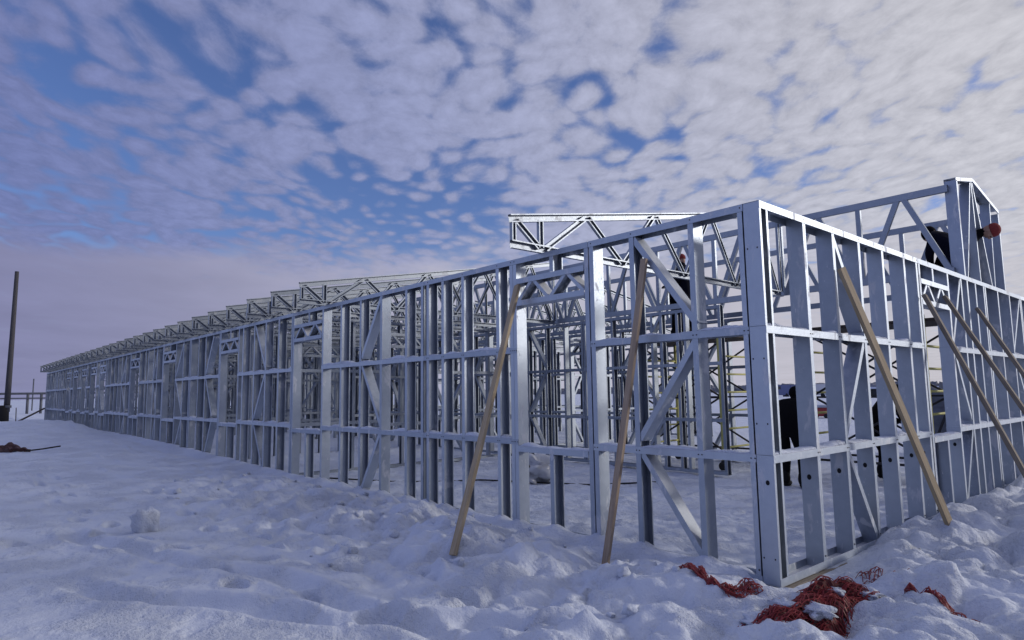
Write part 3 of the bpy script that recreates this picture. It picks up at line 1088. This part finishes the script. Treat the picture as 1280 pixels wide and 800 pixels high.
prop((1.75, 3.40, -0.05), (0.05, 5.95, 2.55), 0.068, 0.042, 'wood_grey', 'dark timber prop resting on the end wall beneath the gable frame', side=(0, 1, 0))

# sill beam under the end wall
bm = bmesh.new()
box(bm, (-0.06, 2.0, -0.062), (0.21, 4.3, 0.11))
tag(link('sill_beam', bm_mesh('sill_beam', bm, M['wood_grey'])), 'snowy timber beam lying under the end wall at the corner', 'beam')


# ------------------------------------------------------------------ people
def skin_mesh(name, verts, edges, radii, material, lvl=1, root=0):
    me = bpy.data.meshes.new(name)
    me.from_pydata([tuple(v) for v in verts], edges, [])
    o = bpy.data.objects.new(name, me)
    COL.objects.link(o)
    md = o.modifiers.new('skin', 'SKIN')
    sv = me.skin_vertices[0].data
    for i, r in enumerate(radii):
        rr = r if isinstance(r, tuple) else (r, r)
        sv[i].radius = rr
        sv[i].use_root = (i == root)
    ss = o.modifiers.new('sub', 'SUBSURF')
    ss.levels = lvl
    ss.render_levels = lvl
    bpy.context.view_layer.update()
    ev = o.evaluated_get(bpy.context.evaluated_depsgraph_get())
    res = bpy.data.meshes.new_from_object(ev)
    bpy.data.objects.remove(o)
    res.materials.clear()
    res.materials.append(material)
    for p_ in res.polygons:
        p_.use_smooth = True
    return res


def ellipsoid(bm, c, r, rot=None, nu=14, nv=10):
    res = bmesh.ops.create_uvsphere(bm, u_segments=nu, v_segments=nv, radius=1.0)
    for v in res['verts']:
        q = Vector((v.co.x * r[0], v.co.y * r[1], v.co.z * r[2]))
        if rot:
            q = rot @ q
        v.co = Vector(c) + q


def person(loc, facing, J, label, cap='red_cap', jacket='black_cloth'):
    """J: joints in the figure's own frame (x = its right, y = forward, z = up), feet on z = 0"""
    t = thing('person', label, 'person', loc)
    rz = Matrix.Rotation(facing, 3, 'Z')

    def W(v):
        return Vector(loc) + rz @ Vector(v)
    L = Vector(loc)
    hip, chest, neck, head = (Vector(J[k]) for k in ('hip', 'chest', 'neck', 'head'))
    verts, edges, rad = [], [], []

    def add(v, r, to=None):
        verts.append(rz @ Vector(v))
        rad.append(r)
        if to is not None:
            edges.append((to, len(verts) - 1))
        return len(verts) - 1
    ih = add(hip, (0.18, 0.145))
    im = add((hip + chest) / 2, (0.185, 0.155), ih)
    ic = add(chest, (0.20, 0.155), im)
    inn = add(neck, 0.065, ic)
    hd = add(neck + (head - neck) * 0.6, 0.075, inn)
    add(head + (head - neck).normalized() * 0.07, 0.085, hd)
    ends = {}
    for sd, s in (('r', 1), ('l', -1)):
        sh = add(J['sh_' + sd], 0.088, ic)
        el = add(J['el_' + sd], 0.070, sh)
        wr = add(J['wr_' + sd], 0.042, el)
        dirv = (Vector(J['wr_' + sd]) - Vector(J['el_' + sd])).normalized()
        pm = add(Vector(J['wr_' + sd]) + dirv * 0.075, (0.045, 0.026), wr)
        sidev = dirv.cross(Vector((0, 0, 1)))
        if sidev.length < 0.1:
            sidev = Vector((1, 0, 0))
        sidev.normalize()
        nor = sidev.cross(dirv)
        base = Vector(J['wr_' + sd]) + dirv * 0.085
        for q, (off, ln) in enumerate(((-0.033, 0.07), (-0.011, 0.085), (0.011, 0.08), (0.033, 0.06))):
            k1 = add(base + sidev * off + dirv * 0.03, 0.011, pm)
            k2 = add(base + sidev * off + dirv * (0.03 + ln * 0.5) - nor * 0.012, 0.0105, k1)
            add(base + sidev * off + dirv * (0.03 + ln * 0.8) - nor * 0.04, 0.009, k2)
        th = add(base - dirv * 0.05 + sidev * 0.05 * s, 0.012, pm)
        add(base - dirv * 0.01 + sidev * 0.075 * s - nor * 0.015, 0.010, th)
        hp = add(hip + Vector((0.095 * s, 0, -0.05)), 0.105, ih)
        kn = add(J['kn_' + sd], 0.075, hp)
        an = add(J['an_' + sd], 0.055, kn)
        ft = Vector(J['an_' + sd])
        add(ft + Vector((0, 0.13, -0.045)), (0.05, 0.04), an)
    body = skin_mesh('body', verts, edges, rad, M[jacket])
    link('body', body, L, t)
    # head with a face, cap, boots
    hd_ax = (head - neck).normalized()
    fw = Vector(J.get('look', (0, 1, 0))).normalized()
    fw = (fw - hd_ax * fw.dot(hd_ax)).normalized()
    rx = fw.cross(hd_ax)
    rot = rz @ Matrix((rx, fw, hd_ax)).transposed()
    hc = rz @ head
    bm = bmesh.new()
    ellipsoid(bm, hc, (0.078, 0.098, 0.115), rot)
    ellipsoid(bm, hc + rot @ Vector((0, 0.098, -0.012)), (0.013, 0.02, 0.024), rot, 8, 6)
    for s in (-1, 1):
        ellipsoid(bm, hc + rot @ Vector((0.079 * s, 0, -0.005)), (0.012, 0.022, 0.032), rot, 8, 6)
    link('face', bm_mesh('face', bm, M['skin'], True), L, t)
    bm = bmesh.new()
    for s in (-1, 1):
        ellipsoid(bm, hc + rot @ Vector((0.032 * s, 0.088, 0.012)), (0.012, 0.010, 0.008), rot, 8, 6)
    ellipsoid(bm, hc + rot @ Vector((0, 0.090, -0.055)), (0.024, 0.008, 0.005), rot, 8, 6)
    link('eyes_and_mouth', bm_mesh('eyes_and_mouth', bm, M['hole'], True), L, t)
    bm = bmesh.new()
    ellipsoid(bm, hc + rot @ Vector((0, -0.012, 0.040)), (0.092, 0.108, 0.095), rot)
    hood = cap == 'black_cloth'
    if hood:
        for v in bm.verts:
            v.co = hc + (v.co - hc) * 1.12 + rot @ Vector((0, -0.02, -0.03))
    bmesh.ops.bisect_plane(bm, geom=bm.verts[:] + bm.edges[:] + bm.faces[:], plane_co=hc + rot @ Vector((0, 0.035 if hood else 0, 0.0 if hood else 0.018)), plane_no=rot @ (Vector((0, -1, 0.45)) if hood else Vector((0, -0.25, 1))), clear_inner=True)
    rim = [e for e in bm.edges if e.is_boundary]
    if rim:
        bmesh.ops.holes_fill(bm, edges=rim)
    link('hood' if hood else 'cap', bm_mesh('cap', bm, M[cap], True), L, t)
    for sd in ('r', 'l'):
        an = Vector(J['an_' + sd])
        bm = bmesh.new()
        ellipsoid(bm, rz @ (an + Vector((0, 0.07, -0.045))), (0.058, 0.145, 0.052), rz)
        ellipsoid(bm, rz @ (an + Vector((0, 0.0, 0.05))), (0.066, 0.072, 0.13), rz)
        link('boot', bm_mesh('boot', bm, M['boot'], True), L, t)
    return t


STAND = dict(hip=(0, 0, 0.93), chest=(0, 0.05, 1.30), neck=(0, 0.08, 1.50), head=(0, 0.12, 1.64),
             sh_r=(0.20, 0.06, 1.40), el_r=(0.26, 0.12, 1.12), wr_r=(0.17, 0.36, 1.10), sh_l=(-0.20, 0.06, 1.40), el_l=(-0.26, 0.12, 1.12), wr_l=(-0.15, 0.36, 1.12),
             kn_r=(0.11, 0.05, 0.50), an_r=(0.12, 0.0, 0.09), kn_l=(-0.11, 0.03, 0.50), an_l=(-0.13, -0.04, 0.09))
STOOP = dict(hip=(0, -0.10, 0.88), chest=(0, 0.12, 1.20), neck=(0, 0.26, 1.34), head=(0, 0.37, 1.42), look=(0, 0.8, -0.6),
             sh_r=(0.20, 0.18, 1.27), el_r=(0.25, 0.26, 1.00), wr_r=(0.15, 0.46, 0.92), sh_l=(-0.20, 0.18, 1.27), el_l=(-0.25, 0.26, 1.0), wr_l=(-0.12, 0.46, 0.94),
             kn_r=(0.12, 0.06, 0.48), an_r=(0.13, -0.02, 0.09), kn_l=(-0.12, 0.10, 0.48), an_l=(-0.14, 0.06, 0.09))
BEND = dict(hip=(0, -0.16, 0.92), chest=(0, 0.20, 1.20), neck=(0, 0.40, 1.19), head=(0, 0.52, 1.12), look=(0, 0.3, -1),
            sh_r=(0.20, 0.28, 1.18), el_r=(0.27, 0.38, 0.93), wr_r=(0.16, 0.52, 0.74), sh_l=(-0.20, 0.28, 1.18), el_l=(-0.27, 0.38, 0.93), wr_l=(-0.14, 0.54, 0.76),
            kn_r=(0.12, 0.03, 0.50), an_r=(0.13, -0.05, 0.09), kn_l=(-0.12, 0.03, 0.50), an_l=(-0.13, -0.05, 0.09))
HUNCH = dict(STOOP)
HUNCH.update(hip=(0, -0.06, 0.84), chest=(0, 0.10, 1.17), neck=(0, 0.25, 1.27), head=(0, 0.36, 1.27), look=(0, 0.4, -0.9), sh_r=(0.20, 0.17, 1.19), el_r=(0.22, 0.24, 0.94), wr_r=(0.10, 0.32, 0.78), sh_l=(-0.20, 0.17, 1.19), el_l=(-0.22, 0.24, 0.94), wr_l=(-0.08, 0.32, 0.80))
PZ = 2.53          # top of the scaffold boards
# facing: 0 looks towards +Y
person((-5.42, 6.80, PZ), R(-100), STAND, 'left of the two workers in black with red caps on the scaffold boards', 'red_cap')
person((-5.02, 6.60, PZ), R(95), STAND, 'right of the two workers in black with red caps on the scaffold boards', 'red_cap', 'navy_cloth')
person((-0.28, 6.45, PZ + 0.02), R(70), HUNCH, 'worker in dark clothes bent double under the high girder behind the gable frame', 'black_cloth', 'navy_cloth')
LEAN = dict(BEND)
LEAN.update(hip=(0, -0.22, 0.92), chest=(0, 0.10, 1.18), neck=(0, 0.29, 1.24), head=(0, 0.42, 1.235), look=(0, 0.5, -0.6), sh_r=(0.19, 0.13, 1.17), el_r=(0.24, 0.06, 0.9), wr_r=(0.14, 0.1, 0.68), sh_l=(-0.19, 0.13, 1.17), el_l=(-0.24, 0.06, 0.9), wr_l=(-0.14, 0.1, 0.70))
person((-0.30, 6.72, PZ), R(-90), LEAN, 'worker in a red cap leaning his head out through the gable frame', 'red_cap')
person((-2.37, 5.25, hz(-2.37, 5.25) - 0.01), R(10), STOOP, 'worker in black stooping on the snow inside the frame right behind the corner post', 'black_cloth')
person((-1.72, 7.05, hz(-1.72, 7.05) - 0.01), R(-40), STOOP, 'worker in black on the snow behind the pale prop of the end wall', 'black_cloth')


# ------------------------------------------------------------------ scaffolds in the corridor
def scaffold(x0, x1, y0, y1, label):
    z0 = max(hz(x0, y0), hz(x1, y0), -0.05) - 0.01
    t = thing('mobile_scaffold', label, 'scaffold', ((x0 + x1) / 2, (y0 + y1) / 2, 0))
    L = WL[t.name]

    def part(name, bm, m, par=t, smooth=True):
        return link(name, bm_mesh(name, bm, M[m], smooth), (0, 0, 0), par)
    for x in (x0, x1):
        bm = bmesh.new()
        for y in (y0, y1):
            tube(bm, [(x, y, z0 + 0.19), (x, y, PZ + 0.05)], 0.030, 8)
        zz = z0 + 0.42
        while zz < PZ - 0.15:
            tube(bm, [(x, y0, zz), (x, y1, zz)], 0.021, 6)
            zz += 0.345
        part('ladder_frame', bm, 'scaf')
    for y in (y0, y1):
        for (za, zb) in ((0.35, 1.35), (1.35, 2.38)):
            bm = bmesh.new()
            tube(bm, [(x0, y, za), (x1, y, zb)], 0.019, 6)
            part('diagonal_brace', bm, 'scaf_dark')
            bm = bmesh.new()
            tube(bm, [(x1, y + 0.03, za), (x0, y + 0.03, zb)], 0.019, 6)
            part('diagonal_brace', bm, 'scaf_dark')
        for zz in (0.30, 1.34):
            bm = bmesh.new()
            tube(bm, [(x0, y, zz), (x1, y, zz)], 0.022 if zz < 1 else 0.018, 6)
            part('base_tube', bm, 'scaf_dark')
    bm = bmesh.new()
    n = 5
    for k in range(n):
        yy = y0 + (y1 - y0) * (k + 0.5) / n
        ov = 0.22 + 0.1 * random.random()
        box(bm, ((x0 + x1) / 2, yy, PZ - 0.03), (abs(x1 - x0) + 2 * ov, (y1 - y0) / n - 0.02, 0.05))
    part('deck_boards', bm, 'wood_dark', smooth=False)
    for x in (x0, x1):
        for y in (y0, y1):
            bm = bmesh.new()
            box(bm, (x, y, z0 + 0.155), (0.07, 0.07, 0.07))
            bar(bm, (x - 0.05, y, z0 + 0.13), (x - 0.02, y, z0 + 0.08), 0.02, 0.05)
            cst = link('caster', bm_mesh('caster', bm, M['scaf_dark']), (0, 0, 0), t)
            bm = bmesh.new()
            tube(bm, [(x - 0.02, y - 0.022, z0 + 0.08), (x - 0.02, y + 0.022, z0 + 0.08)], 0.08, 16)
            link('wheel', bm_mesh('wheel', bm, M['rubber'], False), (0, 0, 0), cst)
    return t


scaffold(-6.0, -4.2, 6.3, 7.5, 'wheeled yellow-green scaffold tower under the two workers with red caps')
scaffold(-2.5, -0.75, 6.35, 7.45, 'wheeled yellow-green scaffold tower with dark deck boards near the end wall')


# ------------------------------------------------------------------ red safety netting
def net(outline_fn, nu, nv, name, label, material, r=0.0035, snow_lift=0.02, seed=1, layers=1, ragged=0.12, sink=0.11, sheet=False):
    rnd = random.Random(seed)
    bm = bmesh.new()
    for ly in range(layers):
        ks = [(i, j) for i in range(nu + 1) for j in range(nv + 1)]
        q = np.array([outline_fn(i / nu, j / nv, ly) for i, j in ks])
        gz_ = terrain(q[:, 0], q[:, 1])
        bury = np.maximum(0.0, fbm(q[:, 0] * 4.5 + seed, q[:, 1] * 4.5, 1.0, 3, 91)) * sink
        P = {}
        for n_, k_ in enumerate(ks):
            jx, jy = rnd.uniform(-1, 1) * 0.008, rnd.uniform(-1, 1) * 0.008
            P[k_] = Vector((q[n_, 0] + jx, q[n_, 1] + jy, gz_[n_] + q[n_, 2] - bury[n_] + rnd.uniform(0, 0.010)))
        for i in range(nu + 1):
            for j in range(nv + 1):
                for di, dj in ((1, 0), (0, 1)):
                    b_ = (i + di, j + dj)
                    if b_ in P and rnd.random() > ragged * 0.2:
                        bar(bm, P[i, j], P[b_], r * 1.5, r * 1.0)
        last = P
    o = tag(link(name, bm_mesh(name, bm, M[material])), label, 'netting')
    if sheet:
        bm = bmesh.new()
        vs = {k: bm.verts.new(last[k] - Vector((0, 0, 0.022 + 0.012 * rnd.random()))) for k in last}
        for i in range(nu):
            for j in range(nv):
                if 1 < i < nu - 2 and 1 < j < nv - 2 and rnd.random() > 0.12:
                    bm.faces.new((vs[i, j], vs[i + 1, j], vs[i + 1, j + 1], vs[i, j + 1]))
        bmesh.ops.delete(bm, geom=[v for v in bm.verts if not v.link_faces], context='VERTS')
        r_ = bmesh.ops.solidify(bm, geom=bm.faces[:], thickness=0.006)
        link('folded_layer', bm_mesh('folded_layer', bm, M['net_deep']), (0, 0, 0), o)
    return o


def pile(u, v, ly):
    # heap at the foot of the corner, tallest near its back right side
    x = 0.30 + 0.44 * u + 0.04 * math.sin(9 * v + ly) - 0.10 * (v - 0.5)
    y = -0.22 - 1.0 * v + 0.30 * u + 0.04 * math.sin(8 * u + 2 * ly)
    peak = 0.11 * math.exp(-((u - 0.40) / 0.20) ** 2 - ((v - 0.12) / 0.2) ** 2) + 0.07 * math.exp(-((u - 0.62) / 0.25) ** 2 - ((v - 0.5) / 0.4) ** 2)
    fold = 0.05 * abs(math.sin(11 * u + 5 * v + ly * 1.7)) * abs(math.sin(7 * v - 3 * u + ly))
    pit_ = -0.05 * math.exp(-((u - 0.2) / 0.14) ** 2 - ((v - 0.30) / 0.16) ** 2)
    e = min(u, 1 - u, v, 1 - v)
    return x, y, (peak + fold + pit_) * min(1, e * 7 + 0.02) - 0.035 + 0.05 * min(1, e * 6) + 0.012 * ly


# dark folded film inside the heap of net
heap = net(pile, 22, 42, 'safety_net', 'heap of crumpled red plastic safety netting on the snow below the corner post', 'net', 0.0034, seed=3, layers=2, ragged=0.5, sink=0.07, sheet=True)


for k, (u_, v_, rr_) in enumerate(((0.18, 0.10, 0.085), (0.55, 0.30, 0.06), (0.30, 0.62, 0.075), (0.80, 0.22, 0.07), (0.72, 0.80, 0.085), (0.10, 0.82, 0.09))):
    x_, y_, z_ = pile(u_, v_, 1)
    bm = bmesh.new()
    bmesh.ops.create_icosphere(bm, subdivisions=3, radius=1.0)
    for v in bm.verts:
        nn = float(fbm(np.array([v.co.x * 1.4 + k * 3]), np.array([v.co.y * 1.4 + v.co.z]), 1.2, 3, 95)[0])
        v.co = Vector((x_, y_, hz(x_, y_) + z_ - 0.012)) + Vector((v.co.x * rr_ * 1.2, v.co.y * rr_, v.co.z * 0.035)) * (1 + 0.8 * nn)
    link('snow_patch', bm_mesh('snow_patch', bm, M['snow'], True), (0, 0, 0), heap)


def strip_fn(pts, width):
    def fn(u, v, ly):
        k = u * (len(pts) - 1)
        i = min(int(k), len(pts) - 2)
        f = k - i
        a, b_ = Vector(pts[i] + (0,)), Vector(pts[i + 1] + (0,))
        p_ = a.lerp(b_, f)
        d_ = (b_ - a).normalized()
        n_ = Vector((-d_.y, d_.x, 0))
        w = width * (0.55 + 0.45 * math.sin(7 * u + 1)) * (v - 0.5)
        q = p_ + n_ * (w + 0.02 * math.sin(15 * u))
        return q.x, q.y, -0.022 + 0.050 * abs(math.sin(9 * u + 4 * v + ly)) * abs(math.sin(5 * u * 3)) + 0.012 * ly
    return fn


net(strip_fn([(-0.44, -0.60), (-0.28, -0.66), (-0.08, -0.84), (0.04, -0.78), (0.13, -0.60)], 0.17), 30, 7, 'safety_net', 'narrow strip of red netting half buried in snow before the corner post', 'net', 0.0036, seed=5, layers=3, sink=0.04, sheet=True)
net(strip_fn([(0.38, 0.62), (0.48, 0.52), (0.58, 0.56), (0.66, 0.40)], 0.16), 18, 6, 'safety_net', 'small scrap of red netting poking out of the snow beside the end wall', 'net', 0.0032, seed=7, layers=2, ragged=1.2, sink=0.05)
net(strip_fn([(0.88, 0.10), (0.93, -0.10), (1.08, -0.12), (1.26, -0.22)], 0.10), 24, 5, 'safety_net', 'twisted cord of dark red netting lying on the lumpy snow at lower right', 'net', 0.0034, seed=9, layers=3, sink=0.04)


def debris_fn(u, v, ly):
    x = -19.3 + 1.2 * u + 0.15 * v
    y = -3.70 + 0.34 * u + 0.40 * v
    e = min(u, 1 - u, v, 1 - v)
    return x, y, (0.02 + 0.11 * math.exp(-((u - 0.5) / 0.2) ** 2 - ((v - 0.55) / 0.25) ** 2)) * min(1, e * 5) + 0.03 * ly + 0.03 * abs(math.sin(9 * u + 7 * v))


net(debris_fn, 14, 14, 'safety_net', 'brownish heap of old netting on the snow at the far left', 'net_brown', 0.016, seed=11, layers=3)
bm = bmesh.new()
a = (-17.7, -3.05, hz(-17.7, -3.05) + 0.05)
tube(bm, [a, (-17.9, -2.7, hz(-17.9, -2.7) + 0.07), (-18.2, -2.3, hz(-18.2, -2.3) + 0.09)], 0.02, 6)
tag(link('stick', bm_mesh('stick', bm, M['tar'])), 'thin dark stick lying on the snow beside the brownish heap', 'stick')


bm = bmesh.new()
cp = [(-8.6, 0.45), (-7.65, 1.25), (-7.0, 1.78), (-6.4, 2.23), (-5.7, 2.80), (-4.94, 3.44), (-4.2, 4.2)]
tube(bm, [(x, y, hz(x, y) + 0.012) for x, y in cp], 0.014, 6)
tag(link('cable', bm_mesh('cable', bm, M['rubber'])), 'thin black cable lying straight across the snow floor inside the frame', 'cable')

# ------------------------------------------------------------------ loose snow block, bag, clods
def lump(name, c, r, label, cat, material='ice', seed=0, cuts=3, noise_amp=0.25, group=None):
    bm = bmesh.new()
    bmesh.ops.create_icosphere(bm, subdivisions=cuts, radius=1.0)
    for v in bm.verts:
        q = v.co.copy()
        q = Vector([math.copysign(abs(k) ** 0.72, k) for k in q])
        nn = float(fbm(np.array([q.x * 1.3 + seed]), np.array([q.y * 1.3 + q.z * 1.7 + seed]), 1.0, 3, seed)[0])
        q *= 1 + noise_amp * nn
        v.co = Vector((q.x * r[0], q.y * r[1], q.z * r[2]))
    o = link(name, bm_mesh(name, bm, M[material], True), c)
    return tag(o, label, cat, group)


zb = hz(-5.9, -3.0)
lump('snow_block', (-5.9, -3.0, zb + 0.10), (0.14, 0.13, 0.165), 'pale upright block of packed snow standing alone on the drift at left', 'snow block', seed=4, noise_amp=0.5)
zb = hz(-5.9, 2.95)
bg_ = lump('plastic_bag', (-5.95, 2.95, zb + 0.20), (0.42, 0.30, 0.22), 'crumpled translucent plastic bag on the snow behind the first window gap', 'plastic bag', 'plastic_bag', seed=8, noise_amp=0.7, cuts=4)
bm = bmesh.new()
ellipsoid(bm, (-5.72, 2.67, zb + 0.28), (0.09, 0.05, 0.05))
link('opening', bm_mesh('opening', bm, M['hole'], True), (0, 0, 0), bg_)
rnd = random.Random(21)
for k in range(70):
    x, y = rnd.uniform(-10.5, -0.3), -0.3 - 2.0 * rnd.random() ** 2
    r = 0.014 + 0.05 * rnd.random() ** 2
    lump('snow_clod', (x, y, hz(x, y) + r * 0.35), (r, r * 0.9, r * 0.7), 'small clod of broken snow lying on the bank before the long wall', 'snow clod', 'snow', seed=k, cuts=2, noise_amp=0.9, group='snow clods before the long wall')

# ------------------------------------------------------------------ things at the far left
px_, py_ = -47.6, -1.45
zb = hz(px_, py_)
t = thing('utility_pole', 'tall slim grey pole on a dark tarred stub at the far left', 'utility pole', (px_, py_, zb))
bm = bmesh.new()
tube(bm, [(px_, py_, zb + 0.55), (px_ + 0.10, py_ + 0.01, zb + 4.5), (px_ + 0.16, py_ + 0.02, zb + 9.15)], 0.2, 12, [0.165, 0.14, 0.11])
link('shaft', bm_mesh('shaft', bm, M['pole'], True), (0, 0, 0), t)
bm = bmesh.new()
tube(bm, [(px_ - 0.03, py_ - 0.14, zb - 0.4), (px_ - 0.03, py_ - 0.14, zb + 0.62), (px_ - 0.03, py_ - 0.14, zb + 0.95)], 0.3, 10, [0.30, 0.27, 0.24])
link('stub', bm_mesh('stub', bm, M['tar'], True), (0, 0, 0), t)
bm = bmesh.new()
tube(bm, [(px_, py_, zb + 0.8), (px_, py_, zb + 0.95)], 0.23, 12)
link('wire_band', bm_mesh('wire_band', bm, M['pipe'], True), (0, 0, 0), t)

t = thing('pipeline', 'raised grey pipeline on paired posts crossing the snowfield behind the pole', 'pipeline', (-72, 2, 0.3))
bm = bmesh.new()
tube(bm, [(-75.5, -14, 2.05), (-72, 2, 2.05), (-69.5, 14, 2.05), (-66, 40, 2.05)], 0.10, 8)
link('pipe', bm_mesh('pipe', bm, M['pipe'], True), (0, 0, 0), t)
bm = bmesh.new()
tube(bm, [(-75.3, -14, 1.62), (-71.8, 2, 1.62), (-69.3, 14, 1.62), (-65.8, 40, 1.62)], 0.06, 8)
link('pipe', bm_mesh('pipe', bm, M['pipe'], True), (0, 0, 0), t)
for (x, y) in ((-74.2, -7.5), (-72.0, 1.7), (-71.85, 2.7), (-70.2, 10.8), (-68.4, 22)):
    bm = bmesh.new()
    tube(bm, [(x, y, -0.1), (x, y, 2.0)], 0.11, 8)
    link('post', bm_mesh('post', bm, M['pipe'], True), (0, 0, 0), t)

bm = bmesh.new()
tube(bm, [(-95.0, 4.2, 0.0), (-95.0, 4.2, 4.0)], 0.07, 6, None)
tag(link('mast', bm_mesh('mast', bm, M['pipe'])), 'thin distant mast standing beyond the pipeline', 'mast')
bm = bmesh.new()
tube(bm, [(-39.5, -1.6, hz(-39.5, -1.6)), (-39.5, -1.62, hz(-39.5, -1.6) + 0.8)], 0.022, 6)
tag(link('marker_stake', bm_mesh('marker_stake', bm, M['wood_dark'])), 'thin upright stake in the snow beside the far left bank', 'stake')
bm = bmesh.new()
tube(bm, [(-39.0, -1.9, hz(-39.0, -1.9) - 0.1), (-43.42, -0.03, 0.98)], 0.045, 6)
tag(link('leaning_pole', bm_mesh('leaning_pole', bm, M['wood_dark'])), 'thin dark pole leaning on the far end of the long wall', 'prop')


# ------------------------------------------------------------------ far things on the right
def far_forest():
    bm = bmesh.new()
    rnd = random.Random(5)
    for k in range(1500):
        f = rnd.random()
        x, y = -330 + 420 * f, 235 + rnd.uniform(0, 45) - 60 * f * 0
        h_ = rnd.uniform(1.8, 3.2)
        w_ = rnd.uniform(1.4, 3.4)
        cz = h_ * 0.5
        res = bmesh.ops.create_cone(bm, cap_ends=True, segments=5, radius1=w_, radius2=w_ * 0.55, depth=h_)
        for v in res['verts']:
            v.co += Vector((x, y, cz)) + Vector((rnd.uniform(-.4, .4), rnd.uniform(-.4, .4), rnd.uniform(-.5, .5)))
    tag(link('far_forest', bm_mesh('far_forest', bm, M['forest'])), 'low grey line of distant trees along the horizon', 'trees', kind='stuff')


far_forest()


def van(loc, rz, body, label, L=5.2, H=2.0, name='parked_van'):
    t = thing(name, label, 'van', loc)
    m3 = Matrix.Rotation(rz, 3, 'Z')

    def put(name, bm, m, par=t):
        for v in bm.verts:
            v.co = m3 @ v.co
        return link(name, bm_mesh(name, bm, M[m]), WL[t.name], par)
    bm = bmesh.new()
    prof = [(-L / 2, 0.35), (-L / 2, H), (L * 0.18, H), (L * 0.33, H * 0.62), (L / 2 - 0.05, H * 0.52), (L / 2, 0.35)]
    a = [bm.verts.new((x, -0.9, z)) for x, z in prof]
    b_ = [bm.verts.new((x, 0.9, z)) for x, z in prof]
    for i in range(6):
        j = (i + 1) % 6
        bm.faces.new((a[i], a[j], b_[j], b_[i]))
    bm.faces.new(a[::-1])
    bm.faces.new(b_)
    bmesh.ops.bevel(bm, geom=bm.edges[:], offset=0.06, segments=2, affect='EDGES')
    put('body', bm, body)
    for s in (-1, 1):
        bm = bmesh.new()
        box(bm, (L * 0.08, 0.905 * s, H * 0.76), (L * 0.2, 0.012, H * 0.25))
        put('window', bm, 'glass')
        for x in (-L * 0.3, L * 0.3):
            bm = bmesh.new()
            tube(bm, [(x, s * 0.72, 0.33), (x, s * 0.93, 0.33)], 0.33, 14)
            put('wheel', bm, 'rubber')
    return t


van((-47.0, 97.0, 0.1), R(150), 'blue_paint', 'small blue van parked on the snow beyond the frame left of the stooping worker')
van((-42.4, 98.0, 0.1), R(165), 'white_paint', 'white van parked on the distant snow between the first end wall studs')
bm = bmesh.new()


def cabin(loc, size, wall, roof, label, rz=0.0):
    t = thing('site_cabin', label, 'cabin', loc)
    m3 = Matrix.Rotation(rz, 3, 'Z')
    sx, sy, sz = size

    def put(name, bm, m):
        for v in bm.verts:
            v.co = m3 @ v.co
        return link(name, bm_mesh(name, bm, M[m]), WL[t.name], t)
    bm = bmesh.new()
    box(bm, (0, 0, sz / 2), (sx, sy, sz))
    put('wall', bm, wall)
    bm = bmesh.new()
    box(bm, (0, 0, sz + 0.12), (sx + 0.3, sy + 0.3, 0.22))
    put('roof', bm, roof)
    for k in range(3):
        bm = bmesh.new()
        box(bm, (-sx * 0.3 + sx * 0.3 * k, -sy / 2 - 0.01, sz * 0.6), (0.9, 0.06, 0.8))
        put('window', bm, 'glass')
    bm = bmesh.new()
    box(bm, (sx * 0.42, -sy / 2 - 0.01, sz * 0.42), (0.85, 0.06, sz * 0.8))
    put('door', bm, 'pipe')
    return t


cabin((-27, 84, 0), (9, 3, 1.3), 'dark_wall', 'snow', 'dark low cabin with a snowy roof on the horizon behind the end wall', R(20))
bm = bmesh.new()
box(bm, (0, 0, 0.30), (0.95, 0.6, 0.42))
bmesh.ops.bevel(bm, geom=bm.edges[:], offset=0.04, segments=2, affect='EDGES')
gz = hz(-11.7, 27.9)
gt = thing('generator', 'small red generator under a snowy lid out on the snow beyond the end wall', 'generator', (-11.7, 27.9, gz))
link('body', bm_mesh('body', bm, M['red_paint']), WL[gt.name], gt)
bm = bmesh.new()
box(bm, (0, 0, 0.58), (1.05, 0.7, 0.13))
bmesh.ops.bevel(bm, geom=bm.edges[:], offset=0.05, segments=2, affect='EDGES')
link('lid', bm_mesh('lid', bm, M['snow'], True), WL[gt.name], gt)
for sx_ in (-0.36, 0.36):
    bm = bmesh.new()
    tube(bm, [(sx_, -0.34, 0.11), (sx_, 0.34, 0.11)], 0.11, 12)
    link('wheel', bm_mesh('wheel', bm, M['rubber']), WL[gt.name], gt)

# tarp-covered pile seen through the end wall's window gap
bm = bmesh.new()
bmesh.ops.create_icosphere(bm, subdivisions=4, radius=1.0)
for v in bm.verts:
    q = v.co.copy()
    q = Vector([math.copysign(abs(k) ** 0.65, k) for k in q])
    nn = float(fbm(np.array([q.x * 1.6 + 3]), np.array([q.y * 1.6 + q.z * 2.3]), 1.2, 4, 55)[0])
    q *= 1 + 0.30 * nn
    v.co = Vector((q.x * 0.75, q.y * 0.8, (q.z * 0.95 + 0.62)))
tag(link('covered_pile', bm_mesh('covered_pile', bm, M['tarp'], True), (-1.75, 12.2, hz(-1.75, 12.2) - 0.05)), 'pile under a crumpled grey tarp seen through the end wall window gap', 'covered pile')
bm = bmesh.new()
tube(bm, [(-2.25, 11.2, hz(-2.2, 11.2)), (-1.55, 11.5, 1.85)], 0.03, 6)
tag(link('leaning_bar', bm_mesh('leaning_bar', bm, M['scaf_dark'])), 'black bar leaning against the tarp-covered pile', 'bar')
